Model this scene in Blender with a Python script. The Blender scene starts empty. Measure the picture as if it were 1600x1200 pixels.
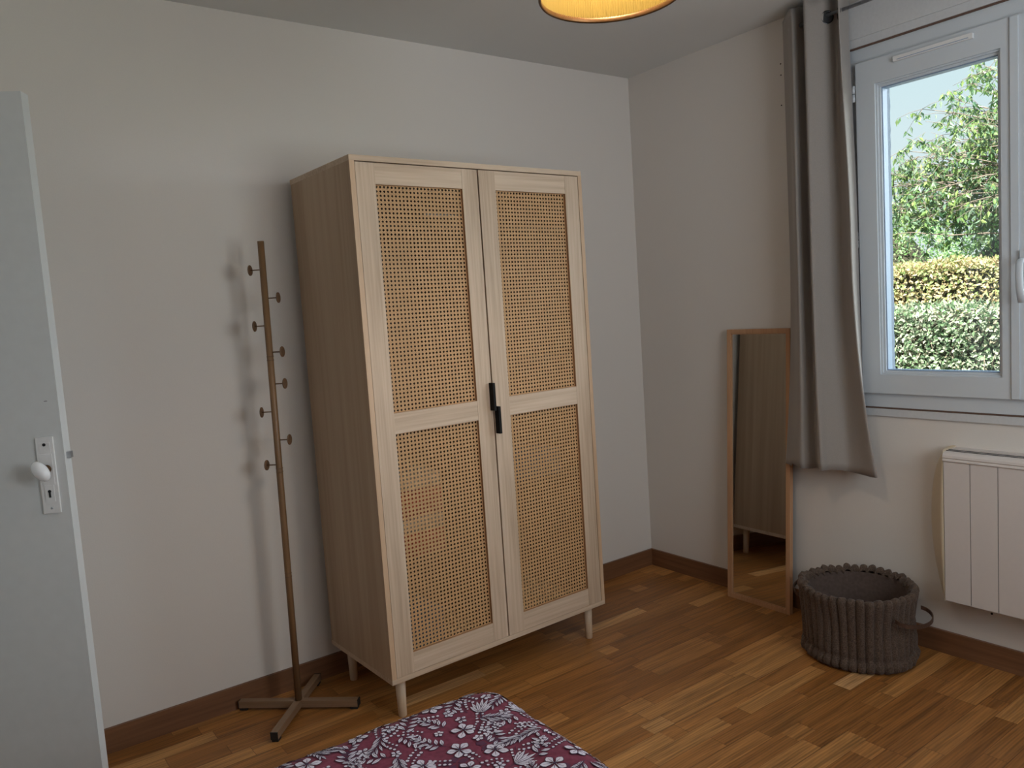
import bpy, bmesh, math, random
from math import sin, cos, pi, radians, sqrt
from mathutils import Vector, Matrix, Euler, noise

random.seed(7)
SC = bpy.context.scene
COL = SC.collection

# ---------------------------------------------------------------- camera
cam_data = bpy.data.cameras.new('camera')
cam = bpy.data.objects.new('camera', cam_data)
COL.objects.link(cam)
cam.location = (-2.9193, -2.8612, 1.3825)
cam.rotation_euler = (1.4772, 0.0658, -0.6344)
cam_data.sensor_width = 36.0
cam_data.lens = 1219.15 / 1600 * 36.0
cam_data.clip_start = 0.02
SC.camera = cam

# ---------------------------------------------------------------- world: pale sky, plus an unseen bright lobe added to light the room
SKY_STRENGTH = 1.0
LOBE_STRENGTH = 9.0
world = bpy.data.worlds.new('sky')
SC.world = world
world.use_nodes = True
wn, wl = world.node_tree.nodes, world.node_tree.links
wn.clear()
w_out = wn.new('ShaderNodeOutputWorld')
w_bg = wn.new('ShaderNodeBackground')
w_tc = wn.new('ShaderNodeTexCoord')
w_nrm = wn.new('ShaderNodeVectorMath'); w_nrm.operation = 'NORMALIZE'
w_sep = wn.new('ShaderNodeSeparateXYZ')
w_ramp = wn.new('ShaderNodeValToRGB')
w_ramp.color_ramp.elements[0].position = 0.0
w_ramp.color_ramp.elements[0].color = (0.86, 0.94, 0.95, 1)
w_ramp.color_ramp.elements[1].position = 0.75
w_ramp.color_ramp.elements[1].color = (0.36, 0.62, 0.90, 1)
e = w_ramp.color_ramp.elements.new(0.33); e.color = (0.62, 0.85, 0.93, 1)
w_dot = wn.new('ShaderNodeVectorMath'); w_dot.operation = 'DOT_PRODUCT'
w_dot.inputs[1].default_value = Vector((0.88, -0.46, 0.20)).normalized()
w_map = wn.new('ShaderNodeMapRange'); w_map.interpolation_type = 'SMOOTHSTEP'
w_map.inputs['From Min'].default_value = 0.72
w_map.inputs['From Max'].default_value = 0.97
w_map.inputs['To Min'].default_value = 0.0
w_map.inputs['To Max'].default_value = LOBE_STRENGTH
w_lobe = wn.new('ShaderNodeMixRGB'); w_lobe.blend_type = 'MULTIPLY'; w_lobe.inputs[0].default_value = 1
w_lobe.inputs[1].default_value = (0.86, 0.93, 1.0, 1)
w_add = wn.new('ShaderNodeMixRGB'); w_add.blend_type = 'ADD'; w_add.inputs[0].default_value = 1
wl.new(w_tc.outputs['Generated'], w_nrm.inputs[0])
wl.new(w_nrm.outputs[0], w_sep.inputs[0])
wl.new(w_sep.outputs['Z'], w_ramp.inputs[0])
wl.new(w_nrm.outputs[0], w_dot.inputs[0])
wl.new(w_dot.outputs['Value'], w_map.inputs['Value'])
wl.new(w_map.outputs[0], w_lobe.inputs[2])
wl.new(w_ramp.outputs[0], w_add.inputs[1])
wl.new(w_lobe.outputs[0], w_add.inputs[2])
wl.new(w_add.outputs[0], w_bg.inputs['Color'])
w_bg.inputs['Strength'].default_value = SKY_STRENGTH
wl.new(w_bg.outputs[0], w_out.inputs['Surface'])
world.cycles.sampling_method = 'MANUAL'
world.cycles.sample_map_resolution = 512

# ---------------------------------------------------------------- sun, over the roof, on the garden
sun_data = bpy.data.lights.new('sun', 'SUN')
sun_data.energy = 20.0
sun_data.color = (1.0, 0.95, 0.86)
sun_data.angle = radians(0.6)
sun = bpy.data.objects.new('sun', sun_data)
sun.rotation_euler = Vector((-0.60, -0.22, 0.76)).to_track_quat('Z', 'Y').to_euler()
COL.objects.link(sun)

# unseen area light behind the camera, added to brighten the room
rear_data = bpy.data.lights.new('rear_fill_light', 'AREA')
rear_data.shape = 'RECTANGLE'; rear_data.size = 1.15; rear_data.size_y = 1.25
rear_data.energy = 27.0
rear_data.color = (0.90, 0.95, 1.0)
rear = bpy.data.objects.new('rear_fill_light', rear_data)
rear.location = (-1.25, -3.42, 1.6)
rear.rotation_euler = Vector((0, -1, -0.35)).to_track_quat('Z', 'Y').to_euler()
COL.objects.link(rear)

# ---------------------------------------------------------------- exposure
SC.view_settings.view_transform = 'Standard'
SC.view_settings.look = 'None'
SC.view_settings.exposure = 0.0
SC.view_settings.gamma = 1.0
SC.view_settings.use_curve_mapping = False
SC.cycles.use_denoising = True
SC.cycles.max_bounces = 12
SC.cycles.diffuse_bounces = 6
SC.cycles.transparent_max_bounces = 24
SC.cycles.sample_clamp_indirect = 6.0
SC.cycles.caustics_reflective = False
SC.cycles.caustics_refractive = False

# ================================================================ materials
def new_mat(name):
    m = bpy.data.materials.new(name); m.use_nodes = True
    return m, m.node_tree.nodes, m.node_tree.links, m.node_tree.nodes['Principled BSDF']

def paint(name, col, rough=0.6, bump=0.0, scale=40.0, var=0.0, metal=0.0, spec=0.5, sheen=0.0, coords='Object'):
    m, n, l, b = new_mat(name)
    b.inputs['Base Color'].default_value = (*col, 1)
    b.inputs['Roughness'].default_value = rough
    b.inputs['Metallic'].default_value = metal
    b.inputs['Specular IOR Level'].default_value = spec
    b.inputs['Sheen Weight'].default_value = sheen
    tc = n.new('ShaderNodeTexCoord')
    nz = n.new('ShaderNodeTexNoise'); nz.inputs['Scale'].default_value = scale; nz.inputs['Detail'].default_value = 4
    l.new(tc.outputs[coords], nz.inputs['Vector'])
    if var:
        r = n.new('ShaderNodeValToRGB')
        r.color_ramp.elements[0].position = 0.3; r.color_ramp.elements[1].position = 0.7
        r.color_ramp.elements[0].color = (*[c * (1 - var) for c in col], 1)
        r.color_ramp.elements[1].color = (*[min(1, c * (1 + var)) for c in col], 1)
        l.new(nz.outputs['Fac'], r.inputs[0]); l.new(r.outputs[0], b.inputs['Base Color'])
    if bump:
        bp = n.new('ShaderNodeBump'); bp.inputs['Strength'].default_value = bump; bp.inputs['Distance'].default_value = 0.002
        l.new(nz.outputs['Fac'], bp.inputs['Height']); l.new(bp.outputs[0], b.inputs['Normal'])
    return m

def wood(name, c1, c2, c3, axis='Z', rough=0.5, fine=1.0, bump=0.15, contrast=1.0, coarse=1.0, seed=0.0):
    """straight grain running along one axis of the object"""
    m, n, l, b = new_mat(name)
    tc = n.new('ShaderNodeTexCoord')
    mp = n.new('ShaderNodeMapping')
    s = {'X': (0.6, 11, 11), 'Y': (11, 0.6, 11), 'Z': (11, 11, 0.6)}[axis]
    mp.inputs['Scale'].default_value = s
    mp.inputs['Location'].default_value = (seed, seed * 1.7, seed * 0.3)
    l.new(tc.outputs['Object'], mp.inputs[0])
    broad = n.new('ShaderNodeTexNoise'); broad.inputs['Scale'].default_value = 1.0 * coarse; broad.inputs['Detail'].default_value = 5
    broad.inputs['Distortion'].default_value = 0.6
    l.new(mp.outputs[0], broad.inputs['Vector'])
    mp2 = n.new('ShaderNodeMapping'); mp2.inputs['Scale'].default_value = tuple(v * (9 if v > 1 else 5) * fine for v in s)
    l.new(tc.outputs['Object'], mp2.inputs[0])
    fn = n.new('ShaderNodeTexNoise'); fn.inputs['Scale'].default_value = 1.0; fn.inputs['Detail'].default_value = 6
    l.new(mp2.outputs[0], fn.inputs['Vector'])
    mx = n.new('ShaderNodeMath'); mx.operation = 'MULTIPLY_ADD'; mx.inputs[1].default_value = 0.42; 
    l.new(fn.outputs['Fac'], mx.inputs[0])
    ml = n.new('ShaderNodeMath'); ml.operation = 'MULTIPLY'; ml.inputs[1].default_value = 0.58
    l.new(broad.outputs['Fac'], ml.inputs[0]); l.new(ml.outputs[0], mx.inputs[2])
    r = n.new('ShaderNodeValToRGB')
    d = 0.14 / contrast
    r.color_ramp.elements[0].position = 0.5 - d; r.color_ramp.elements[0].color = (*c1, 1)
    r.color_ramp.elements[1].position = 0.5 + d; r.color_ramp.elements[1].color = (*c3, 1)
    e = r.color_ramp.elements.new(0.5); e.color = (*c2, 1)
    l.new(mx.outputs[0], r.inputs[0]); l.new(r.outputs[0], b.inputs['Base Color'])
    b.inputs['Roughness'].default_value = rough
    bp = n.new('ShaderNodeBump'); bp.inputs['Strength'].default_value = bump; bp.inputs['Distance'].default_value = 0.001
    l.new(fn.outputs['Fac'], bp.inputs['Height']); l.new(bp.outputs[0], b.inputs['Normal'])
    return m

def parquet():
    m, n, l, b = new_mat('oak_parquet')
    def math(op, a=None, b_=None, c=None):
        x = n.new('ShaderNodeMath'); x.operation = op
        for i, v in enumerate((a, b_, c)):
            if v is None: continue
            if isinstance(v, (int, float)): x.inputs[i].default_value = v
            else: l.new(v, x.inputs[i])
        return x.outputs[0]
    def rnd(vx, vy, seed):
        cmb = n.new('ShaderNodeCombineXYZ'); l.new(vx, cmb.inputs[0]); l.new(vy, cmb.inputs[1]); cmb.inputs[2].default_value = seed
        wn_ = n.new('ShaderNodeTexWhiteNoise'); wn_.noise_dimensions = '3D'; l.new(cmb.outputs[0], wn_.inputs['Vector'])
        return wn_.outputs['Value'], wn_.outputs['Color']
    tc = n.new('ShaderNodeTexCoord'); sp = n.new('ShaderNodeSeparateXYZ'); l.new(tc.outputs['Object'], sp.inputs[0])
    X, Y = sp.outputs['X'], sp.outputs['Y']
    W, L = 0.0655, 0.44
    ys = math('DIVIDE', math('ADD', Y, 10.0 - 0.004), W)
    row = math('FLOOR', ys)
    fy = math('FRACT', ys)
    zero = math('MULTIPLY', row, 0.0)
    ro, _ = rnd(row, zero, 3.1)
    xs = math('ADD', math('DIVIDE', math('ADD', X, 10.0), L), math('MULTIPLY', ro, 7.0))
    colm = math('FLOOR', xs)
    # joints drift so that blocks differ in length
    jit, _ = rnd(row, colm, 9.4)
    fx0 = math('FRACT', xs)
    sub = math('GREATER_THAN', fx0, math('ADD', math('MULTIPLY', jit, 0.35), 0.5))
    col2 = math('ADD', math('MULTIPLY', colm, 2.0), math('MULTIPLY', sub, math('GREATER_THAN', jit, 0.6)))
    v, vc = rnd(row, col2, 1.7)
    # per-block tone
    r = n.new('ShaderNodeValToRGB'); cr = r.color_ramp
    cr.elements[0].position = 0.0; cr.elements[0].color = (0.225, 0.090, 0.022, 1)
    cr.elements[1].position = 1.0; cr.elements[1].color = (0.50, 0.28, 0.12, 1)
    for p, c in ((0.4, (0.27, 0.113, 0.030)), (0.80, (0.33, 0.147, 0.042)), (0.95, (0.39, 0.19, 0.060))):
        e = cr.elements.new(p); e.color = (*c, 1)
    l.new(v, r.inputs[0])
    # grain, shifted per block
    off = n.new('ShaderNodeVectorMath'); off.operation = 'SCALE'; l.new(vc, off.inputs[0]); off.inputs['Scale'].default_value = 37.0
    add = n.new('ShaderNodeVectorMath'); add.operation = 'ADD'
    l.new(tc.outputs['Object'], add.inputs[0]); l.new(off.outputs[0], add.inputs[1])
    mp = n.new('ShaderNodeMapping'); mp.inputs['Scale'].default_value = (3.0, 55, 1); l.new(add.outputs[0], mp.inputs[0])
    g = n.new('ShaderNodeTexNoise'); g.inputs['Scale'].default_value = 1.0; g.inputs['Detail'].default_value = 7; g.inputs['Distortion'].default_value = 0.8
    l.new(mp.outputs[0], g.inputs['Vector'])
    mp3 = n.new('ShaderNodeMapping'); mp3.inputs['Scale'].default_value = (1.6, 15, 1); l.new(add.outputs[0], mp3.inputs[0])
    wv = n.new('ShaderNodeTexWave'); wv.wave_type = 'BANDS'; wv.bands_direction = 'Y'; wv.inputs['Scale'].default_value = 2.2
    wv.inputs['Distortion'].default_value = 9.0; wv.inputs['Detail'].default_value = 2; wv.inputs['Detail Scale'].default_value = 0.8
    l.new(mp3.outputs[0], wv.inputs['Vector'])
    gm = math('ADD', math('MULTIPLY', g.outputs['Fac'], 0.88), math('MULTIPLY', wv.outputs['Fac'], 0.12))
    gr = n.new('ShaderNodeMapRange'); gr.inputs['From Min'].default_value = 0.28; gr.inputs['From Max'].default_value = 0.72
    gr.inputs['To Min'].default_value = 0.62; gr.inputs['To Max'].default_value = 1.60; l.new(gm, gr.inputs['Value'])
    mul = n.new('ShaderNodeVectorMath'); mul.operation = 'SCALE'; l.new(r.outputs[0], mul.inputs[0]); l.new(gr.outputs[0], mul.inputs['Scale'])
    # thin dark joints: between strips, and heavier each third strip
    dy = math('MINIMUM', fy, math('SUBTRACT', 1.0, fy))
    j1 = math('LESS_THAN', dy, 0.012)
    xr = math('FRACT', xs)
    dx = math('MINIMUM', xr, math('SUBTRACT', 1.0, xr))
    j2 = math('LESS_THAN', dx, 0.0022)
    third = math('FRACT', math('DIVIDE', math('ADD', row, math('GREATER_THAN', fy, 0.5)), 3.0))
    j3 = math('MULTIPLY', math('LESS_THAN', third, 0.1), math('LESS_THAN', dy, 0.022))
    j = math('MAXIMUM', math('MAXIMUM', j1, j2), j3)
    mix = n.new('ShaderNodeMixRGB'); mix.inputs[2].default_value = (0.085, 0.035, 0.013, 1)
    l.new(math('MULTIPLY', j, 0.62), mix.inputs[0]); l.new(mul.outputs[0], mix.inputs[1])
    l.new(mix.outputs[0], b.inputs['Base Color'])
    rr = n.new('ShaderNodeMapRange'); rr.inputs['To Min'].default_value = 0.34; rr.inputs['To Max'].default_value = 0.5; l.new(g.outputs['Fac'], rr.inputs['Value'])
    l.new(rr.outputs[0], b.inputs['Roughness'])
    b.inputs['Specular IOR Level'].default_value = 0.4
    bp = n.new('ShaderNodeBump'); bp.inputs['Strength'].default_value = 0.2; bp.inputs['Distance'].default_value = 0.001
    hh = math('SUBTRACT', math('MULTIPLY', g.outputs['Fac'], 0.3), j); l.new(hh, bp.inputs['Height']); l.new(bp.outputs[0], b.inputs['Normal'])
    return m

def leaf_mat(name, stops, trans=0.35, rough=0.4):
    m, n, l, b = new_mat(name)
    geo = n.new('ShaderNodeNewGeometry'); r = n.new('ShaderNodeValToRGB')
    cr = r.color_ramp; cr.elements[0].position = 0; cr.elements[0].color = (*stops[0], 1)
    cr.elements[1].position = 1; cr.elements[1].color = (*stops[-1], 1)
    for i, c in enumerate(stops[1:-1]):
        e = cr.elements.new((i + 1) / (len(stops) - 1)); e.color = (*c, 1)
    l.new(geo.outputs['Random Per Island'], r.inputs[0]); l.new(r.outputs[0], b.inputs['Base Color'])
    b.inputs['Roughness'].default_value = rough
    tr = n.new('ShaderNodeBsdfTranslucent'); l.new(r.outputs[0], tr.inputs[0])
    mx = n.new('ShaderNodeMixShader'); mx.inputs[0].default_value = trans
    out = n['Material Output']; l.new(b.outputs[0], mx.inputs[1]); l.new(tr.outputs[0], mx.inputs[2]); l.new(mx.outputs[0], out.inputs['Surface'])
    return m

def glass_mat():
    m = bpy.data.materials.new('window_glass'); m.use_nodes = True
    n, l = m.node_tree.nodes, m.node_tree.links; n.clear()
    out = n.new('ShaderNodeOutputMaterial'); t = n.new('ShaderNodeBsdfTransparent'); t.inputs[0].default_value = (0.97, 0.985, 0.98, 1)
    g = n.new('ShaderNodeBsdfGlossy'); g.inputs['Roughness'].default_value = 0.0
    f = n.new('ShaderNodeLayerWeight'); f.inputs[0].default_value = 0.5
    p5 = n.new('ShaderNodeMath'); p5.operation = 'POWER'; p5.inputs[1].default_value = 5; l.new(f.outputs['Facing'], p5.inputs[0])
    ma = n.new('ShaderNodeMath'); ma.operation = 'MULTIPLY_ADD'; ma.inputs[1].default_value = 0.8; ma.inputs[2].default_value = 0.02; l.new(p5.outputs[0], ma.inputs[0])
    mx = n.new('ShaderNodeMixShader'); l.new(ma.outputs[0], mx.inputs[0]); l.new(t.outputs[0], mx.inputs[1]); l.new(g.outputs[0], mx.inputs[2])
    l.new(mx.outputs[0], out.inputs['Surface'])
    return m

def fabric(name, col, col2, scale=500.0, rough=0.9, sheen=0.2, trans=0.0):
    m, n, l, b = new_mat(name)
    tc = n.new('ShaderNodeTexCoord'); nz = n.new('ShaderNodeTexNoise'); nz.inputs['Scale'].default_value = scale
    l.new(tc.outputs['Object'], nz.inputs['Vector'])
    r = n.new('ShaderNodeValToRGB'); r.color_ramp.elements[0].position = .35; r.color_ramp.elements[1].position = .65
    r.color_ramp.elements[0].color = (*col, 1); r.color_ramp.elements[1].color = (*col2, 1)
    l.new(nz.outputs['Fac'], r.inputs[0]); l.new(r.outputs[0], b.inputs['Base Color'])
    b.inputs['Roughness'].default_value = rough; b.inputs['Sheen Weight'].default_value = sheen; b.inputs['Specular IOR Level'].default_value = 0.2
    bp = n.new('ShaderNodeBump'); bp.inputs['Strength'].default_value = 0.25; bp.inputs['Distance'].default_value = 0.0006
    l.new(nz.outputs['Fac'], bp.inputs['Height']); l.new(bp.outputs[0], b.inputs['Normal'])
    if trans:
        tr = n.new('ShaderNodeBsdfTranslucent'); l.new(r.outputs[0], tr.inputs[0])
        mx = n.new('ShaderNodeMixShader'); mx.inputs[0].default_value = trans
        l.new(b.outputs[0], mx.inputs[1]); l.new(tr.outputs[0], mx.inputs[2]); l.new(mx.outputs[0], n['Material Output'].inputs['Surface'])
    return m

M = {}
M['wall'] = paint('warm_white_wall_paint', (0.68, 0.645, 0.605), 0.85, 0.12, 260, 0.012)
M['ceiling'] = paint('white_ceiling_paint', (0.64, 0.645, 0.63), 0.9, 0.08, 200, 0.01)
M['floor'] = parquet()
M['skirting'] = wood('brown_skirting_wood', (0.135, 0.060, 0.028), (0.185, 0.085, 0.040), (0.235, 0.115, 0.056), 'X', 0.42, 1.0, 0.1)
M['skirting_y'] = wood('brown_skirting_wood_side', (0.135, 0.060, 0.028), (0.185, 0.085, 0.040), (0.235, 0.115, 0.056), 'Y', 0.42, 1.0, 0.1)
M['pvc'] = paint('white_window_plastic', (0.55, 0.595, 0.635), 0.35, 0, 40, 0.0)
M['trim'] = paint('white_trim_paint', (0.55, 0.565, 0.58), 0.5, 0.1, 90, 0.03)
M['joint'] = paint('brown_joint_gap', (0.12, 0.07, 0.05), 0.9)
M['gasket'] = paint('grey_blue_gasket', (0.25, 0.33, 0.45), 0.5)
M['door'] = paint('white_door_gloss', (0.60, 0.62, 0.62), 0.42, 0.05, 30, 0.02)
M['porcelain'] = paint('white_porcelain', (0.72, 0.73, 0.74), 0.08, 0, 40, 0, 0, 0.6)
M['plate'] = paint('white_lock_plate', (0.72, 0.72, 0.72), 0.3, 0.05, 60, 0.03)
M['black'] = paint('black_hole', (0.006, 0.006, 0.006), 0.8)
M['steel'] = paint('dull_steel', (0.45, 0.47, 0.5), 0.35, 0.1, 120, 0.2, 0.9)
M['chrome'] = paint('dark_chrome', (0.10, 0.10, 0.105), 0.25, 0, 10, 0, 1.0)
M['handle'] = paint('matt_black_metal', (0.005, 0.005, 0.0055), 0.7, 0.05, 200, 0.1, 0, 0.2)
oak = ((0.44, 0.325, 0.225), (0.55, 0.42, 0.305), (0.63, 0.50, 0.375))
M['oak_z'] = wood('pale_oak_upright', *oak, 'Z', 0.55, 1.0, 0.12, 1.1)
M['oak_x'] = wood('pale_oak_crosswise', *oak, 'X', 0.55, 1.0, 0.12, 1.1)
M['oak_side'] = wood('shaded_oak_side_panel', (0.34, 0.23, 0.145), (0.43, 0.305, 0.20), (0.50, 0.37, 0.255), 'Z', 0.55, 0.35, 0.08, 0.9, 0.5, 3.0)  # oak darkened for the side panels, shade put into the colour
M['oak_edge'] = wood('oak_edge_band', (0.46, 0.30, 0.185), (0.54, 0.37, 0.235), (0.60, 0.43, 0.29), 'Z', 0.5, 0.7, 0.05, 0.9)
M['oak_in_shade'] = wood('oak_inside_shaded', (0.045, 0.028, 0.018), (0.06, 0.038, 0.024), (0.075, 0.05, 0.032), 'Z', 0.7)  # oak made near black to paint in the shade behind the cane
M['cane'] = paint('woven_cane', (0.56, 0.34, 0.16), 0.55, 0.2, 500, 0.16)
M['cane_edge'] = paint('cane_opening_edge', (0.36, 0.20, 0.10), 0.7, 0.1, 200, 0.1)
M['legwood'] = wood('pale_beech_leg', (0.50, 0.37, 0.25), (0.58, 0.44, 0.31), (0.64, 0.50, 0.37), 'Z', 0.45)
M['bamboo'] = wood('brown_bamboo', (0.15, 0.082, 0.036), (0.20, 0.112, 0.052), (0.25, 0.145, 0.07), 'Z', 0.45, 1.0, 0.1)
M['bamboo_dark'] = paint('brown_bamboo_peg', (0.15, 0.085, 0.045), 0.5, 0.1, 100, 0.15)
M['bamboo_foot'] = wood('brown_bamboo_foot', (0.19, 0.115, 0.065), (0.235, 0.145, 0.085), (0.28, 0.18, 0.11), 'X', 0.45, 1.0, 0.1)
M['rubber'] = paint('black_rubber', (0.012, 0.012, 0.012), 0.6)
M['mirror'] = paint('mirror_silver', (0.86, 0.88, 0.87), 0.0, 0, 10, 0, 1.0)
M['mirror_wood'] = wood('orange_pine', (0.36, 0.185, 0.095), (0.43, 0.235, 0.125), (0.50, 0.29, 0.16), 'Z', 0.45)
M['curtain'] = fabric('taupe_curtain_cloth', (0.27, 0.245, 0.225), (0.32, 0.29, 0.265), 700, 0.75, 0.3, 0.06)
M['plush'] = fabric('taupe_plush', (0.055, 0.036, 0.026), (0.125, 0.088, 0.066), 260, 0.95, 0.12)
M['lining'] = fabric('brown_lining_cloth', (0.085, 0.058, 0.048), (0.105, 0.074, 0.062), 80, 0.8, 0.1)
M['leather'] = paint('brown_leather_strap', (0.07, 0.035, 0.022), 0.5, 0.3, 200, 0.2)
M['heater'] = paint('white_heater_enamel', (0.62, 0.575, 0.55), 0.4, 0.02, 60, 0.01)
M['heater_cap'] = paint('cream_heater_plastic', (0.60, 0.50, 0.36), 0.45, 0.02, 60, 0.01)
M['slot'] = paint('dark_slot', (0.02, 0.022, 0.025), 0.8)
M['maroon'] = fabric('maroon_cotton', (0.140, 0.023, 0.046), (0.180, 0.033, 0.062), 90, 0.85, 0.06)
M['petal'] = paint('white_print', (0.60, 0.565, 0.65), 0.85, 0.1, 600, 0.12)
M['ink'] = paint('dark_purple_print', (0.045, 0.022, 0.055), 0.85)
M['plum'] = paint('plum_print', (0.085, 0.022, 0.055), 0.85)
M['bedwood'] = wood('bed_base_wood', (0.2, 0.12, 0.07), (0.27, 0.17, 0.1), (0.33, 0.21, 0.13), 'X', 0.5)
M['sheet'] = fabric('white_sheet', (0.6, 0.6, 0.6), (0.66, 0.66, 0.66), 300)
M['brass'] = paint('aged_bronze_trim', (0.11, 0.055, 0.02), 0.35, 0.1, 100, 0.15, 0.7)
M['stucco'] = paint('outside_render', (0.22, 0.26, 0.32), 0.95, 0.8, 90, 0.06)
M['grass'] = paint('garden_ground', (0.10, 0.16, 0.05), 0.95, 0.5, 6, 0.4)
M['bounce'] = paint('pale_bounce_paving', (0.34, 0.33, 0.31), 0.9, 0.3, 12, 0.06)  # colour of the added slab that bounces sunlight
M['bark'] = paint('grey_bark', (0.20, 0.16, 0.13), 0.9, 0.6, 30, 0.3)
M['twig'] = paint('pale_twig', (0.34, 0.27, 0.21), 0.9, 0.3, 30, 0.3)
M['glass'] = glass_mat()
M['cloth_red'] = fabric('coral_cloth', (0.42, 0.07, 0.04), (0.5, 0.1, 0.06), 120)
M['cloth_cream'] = fabric('cream_cloth', (0.45, 0.40, 0.34), (0.55, 0.49, 0.42), 120)
M['cloth_blue'] = fabric('blue_grey_cloth', (0.09, 0.12, 0.17), (0.13, 0.17, 0.22), 120)

def shade_mat():
    m, n, l, b = new_mat('yellow_pleated_shade')
    tc = n.new('ShaderNodeTexCoord'); sp = n.new('ShaderNodeSeparateXYZ'); l.new(tc.outputs['Object'], sp.inputs[0])
    at = n.new('ShaderNodeMath'); at.operation = 'ARCTAN2'; l.new(sp.outputs['Y'], at.inputs[0]); l.new(sp.outputs['X'], at.inputs[1])
    ml = n.new('ShaderNodeMath'); ml.operation = 'MULTIPLY'; ml.inputs[1].default_value = 160; l.new(at.outputs[0], ml.inputs[0])
    sn = n.new('ShaderNodeMath'); sn.operation = 'SINE'; l.new(ml.outputs[0], sn.inputs[0])
    r = n.new('ShaderNodeValToRGB'); r.color_ramp.elements[0].color = (0.185, 0.130, 0.030, 1); r.color_ramp.elements[1].color = (0.215, 0.155, 0.040, 1)
    l.new(sn.outputs[0], r.inputs[0]); l.new(r.outputs[0], b.inputs['Base Color']); b.inputs['Roughness'].default_value = 0.9
    b.inputs['Specular IOR Level'].default_value = 0.1
    tr = n.new('ShaderNodeBsdfTranslucent'); l.new(r.outputs[0], tr.inputs[0])
    mx = n.new('ShaderNodeMixShader'); mx.inputs[0].default_value = 0.4
    l.new(b.outputs[0], mx.inputs[1]); l.new(tr.outputs[0], mx.inputs[2]); l.new(mx.outputs[0], n['Material Output'].inputs['Surface'])
    return m
M['shade'] = shade_mat()
def bulb_mat():
    m, n, l, b = new_mat('warm_bulb_glow')
    b.inputs['Emission Color'].default_value = (1.0, 0.80, 0.62, 1); b.inputs['Emission Strength'].default_value = 270.0
    return m
M['bulb'] = bulb_mat()

# ================================================================ helpers
def B():
    return bmesh.new()

def bx(bm, x0, x1, y0, y1, z0, z1, mi=0):
    x0, x1 = min(x0, x1), max(x0, x1); y0, y1 = min(y0, y1), max(y0, y1); z0, z1 = min(z0, z1), max(z0, z1)
    v = [bm.verts.new(p) for p in ((x0, y0, z0), (x1, y0, z0), (x1, y1, z0), (x0, y1, z0), (x0, y0, z1), (x1, y0, z1), (x1, y1, z1), (x0, y1, z1))]
    fs = []
    for f in ((3, 2, 1, 0), (4, 5, 6, 7), (0, 1, 5, 4), (1, 2, 6, 5), (2, 3, 7, 6), (3, 0, 4, 7)):
        fc = bm.faces.new([v[i] for i in f]); fc.material_index = mi; fs.append(fc)
    return fs

def lathe(bm, prof, c=(0, 0, 0), seg=24, axis='Z', mi=0, smooth=True, cap=True):
    """prof = list of (radius, height)"""
    rings = []
    for r, h in prof:
        ring = []
        for i in range(seg):
            a = 2 * pi * i / seg
            p = (r * cos(a), r * sin(a), h)
            if axis == 'X': p = (h, r * cos(a), r * sin(a))
            if axis == 'Y': p = (r * sin(a), h, r * cos(a))
            ring.append(bm.verts.new((p[0] + c[0], p[1] + c[1], p[2] + c[2])))
        rings.append(ring)
    for a, b_ in zip(rings, rings[1:]):
        for i in range(seg):
            f = bm.faces.new((a[i], a[(i + 1) % seg], b_[(i + 1) % seg], b_[i])); f.smooth = smooth; f.material_index = mi
    if cap:
        f = bm.faces.new(rings[0][::-1]); f.material_index = mi
        f = bm.faces.new(rings[-1]); f.material_index = mi

def tube(bm, pts, rad, seg=8, mi=0, cap=True):
    """round tube along a list of points; rad number or list"""
    pts = [Vector(p) for p in pts]
    rings = []; up = None
    for i, p in enumerate(pts):
        d = (pts[min(i + 1, len(pts) - 1)] - pts[max(i - 1, 0)]).normalized()
        if up is None:
            up = Vector((0, 0, 1)) if abs(d.z) < 0.9 else Vector((1, 0, 0))
        s = d.cross(up).normalized(); u = s.cross(d).normalized(); up = u
        r = rad[i] if isinstance(rad, (list, tuple)) else rad
        rings.append([bm.verts.new(p + (s * cos(2 * pi * k / seg) + u * sin(2 * pi * k / seg)) * r) for k in range(seg)])
    for a, b_ in zip(rings, rings[1:]):
        for k in range(seg):
            f = bm.faces.new((a[k], a[(k + 1) % seg], b_[(k + 1) % seg], b_[k])); f.smooth = True; f.material_index = mi
    if cap:
        f = bm.faces.new(rings[0][::-1]); f.material_index = mi
        f = bm.faces.new(rings[-1]); f.material_index = mi

def obj(name, bm, mats, parent=None, bev=0.0, seg=1, loc=None, rot=None):
    if bev:
        es = [e for e in bm.edges if len(e.link_faces) == 2 and e.calc_face_angle(0) > radians(40)]
        bmesh.ops.bevel(bm, geom=es, offset=bev, segments=seg, affect='EDGES', profile=0.5, clamp_overlap=True)
    bmesh.ops.recalc_face_normals(bm, faces=bm.faces)
    me = bpy.data.meshes.new(name); bm.to_mesh(me); bm.free()
    for m in (mats if isinstance(mats, (list, tuple)) else [mats]):
        me.materials.append(m)
    o = bpy.data.objects.new(name, me); COL.objects.link(o)
    if parent: o.parent = parent
    if loc: o.location = loc
    if rot: o.rotation_euler = rot
    return o

def thing(name, label, cat, loc=(0, 0, 0), rot=(0, 0, 0), group=None):
    o = bpy.data.objects.new(name, None); COL.objects.link(o)
    o.location = loc; o.rotation_euler = rot; o.empty_display_size = 0.1
    o['label'] = label; o['category'] = cat
    if group: o['group'] = group
    return o

def tag(o, label, cat, group=None):
    o['label'] = label; o['category'] = cat
    if group: o['group'] = group
    return o

def struct(o):
    o['kind'] = 'structure'; return o

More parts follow.
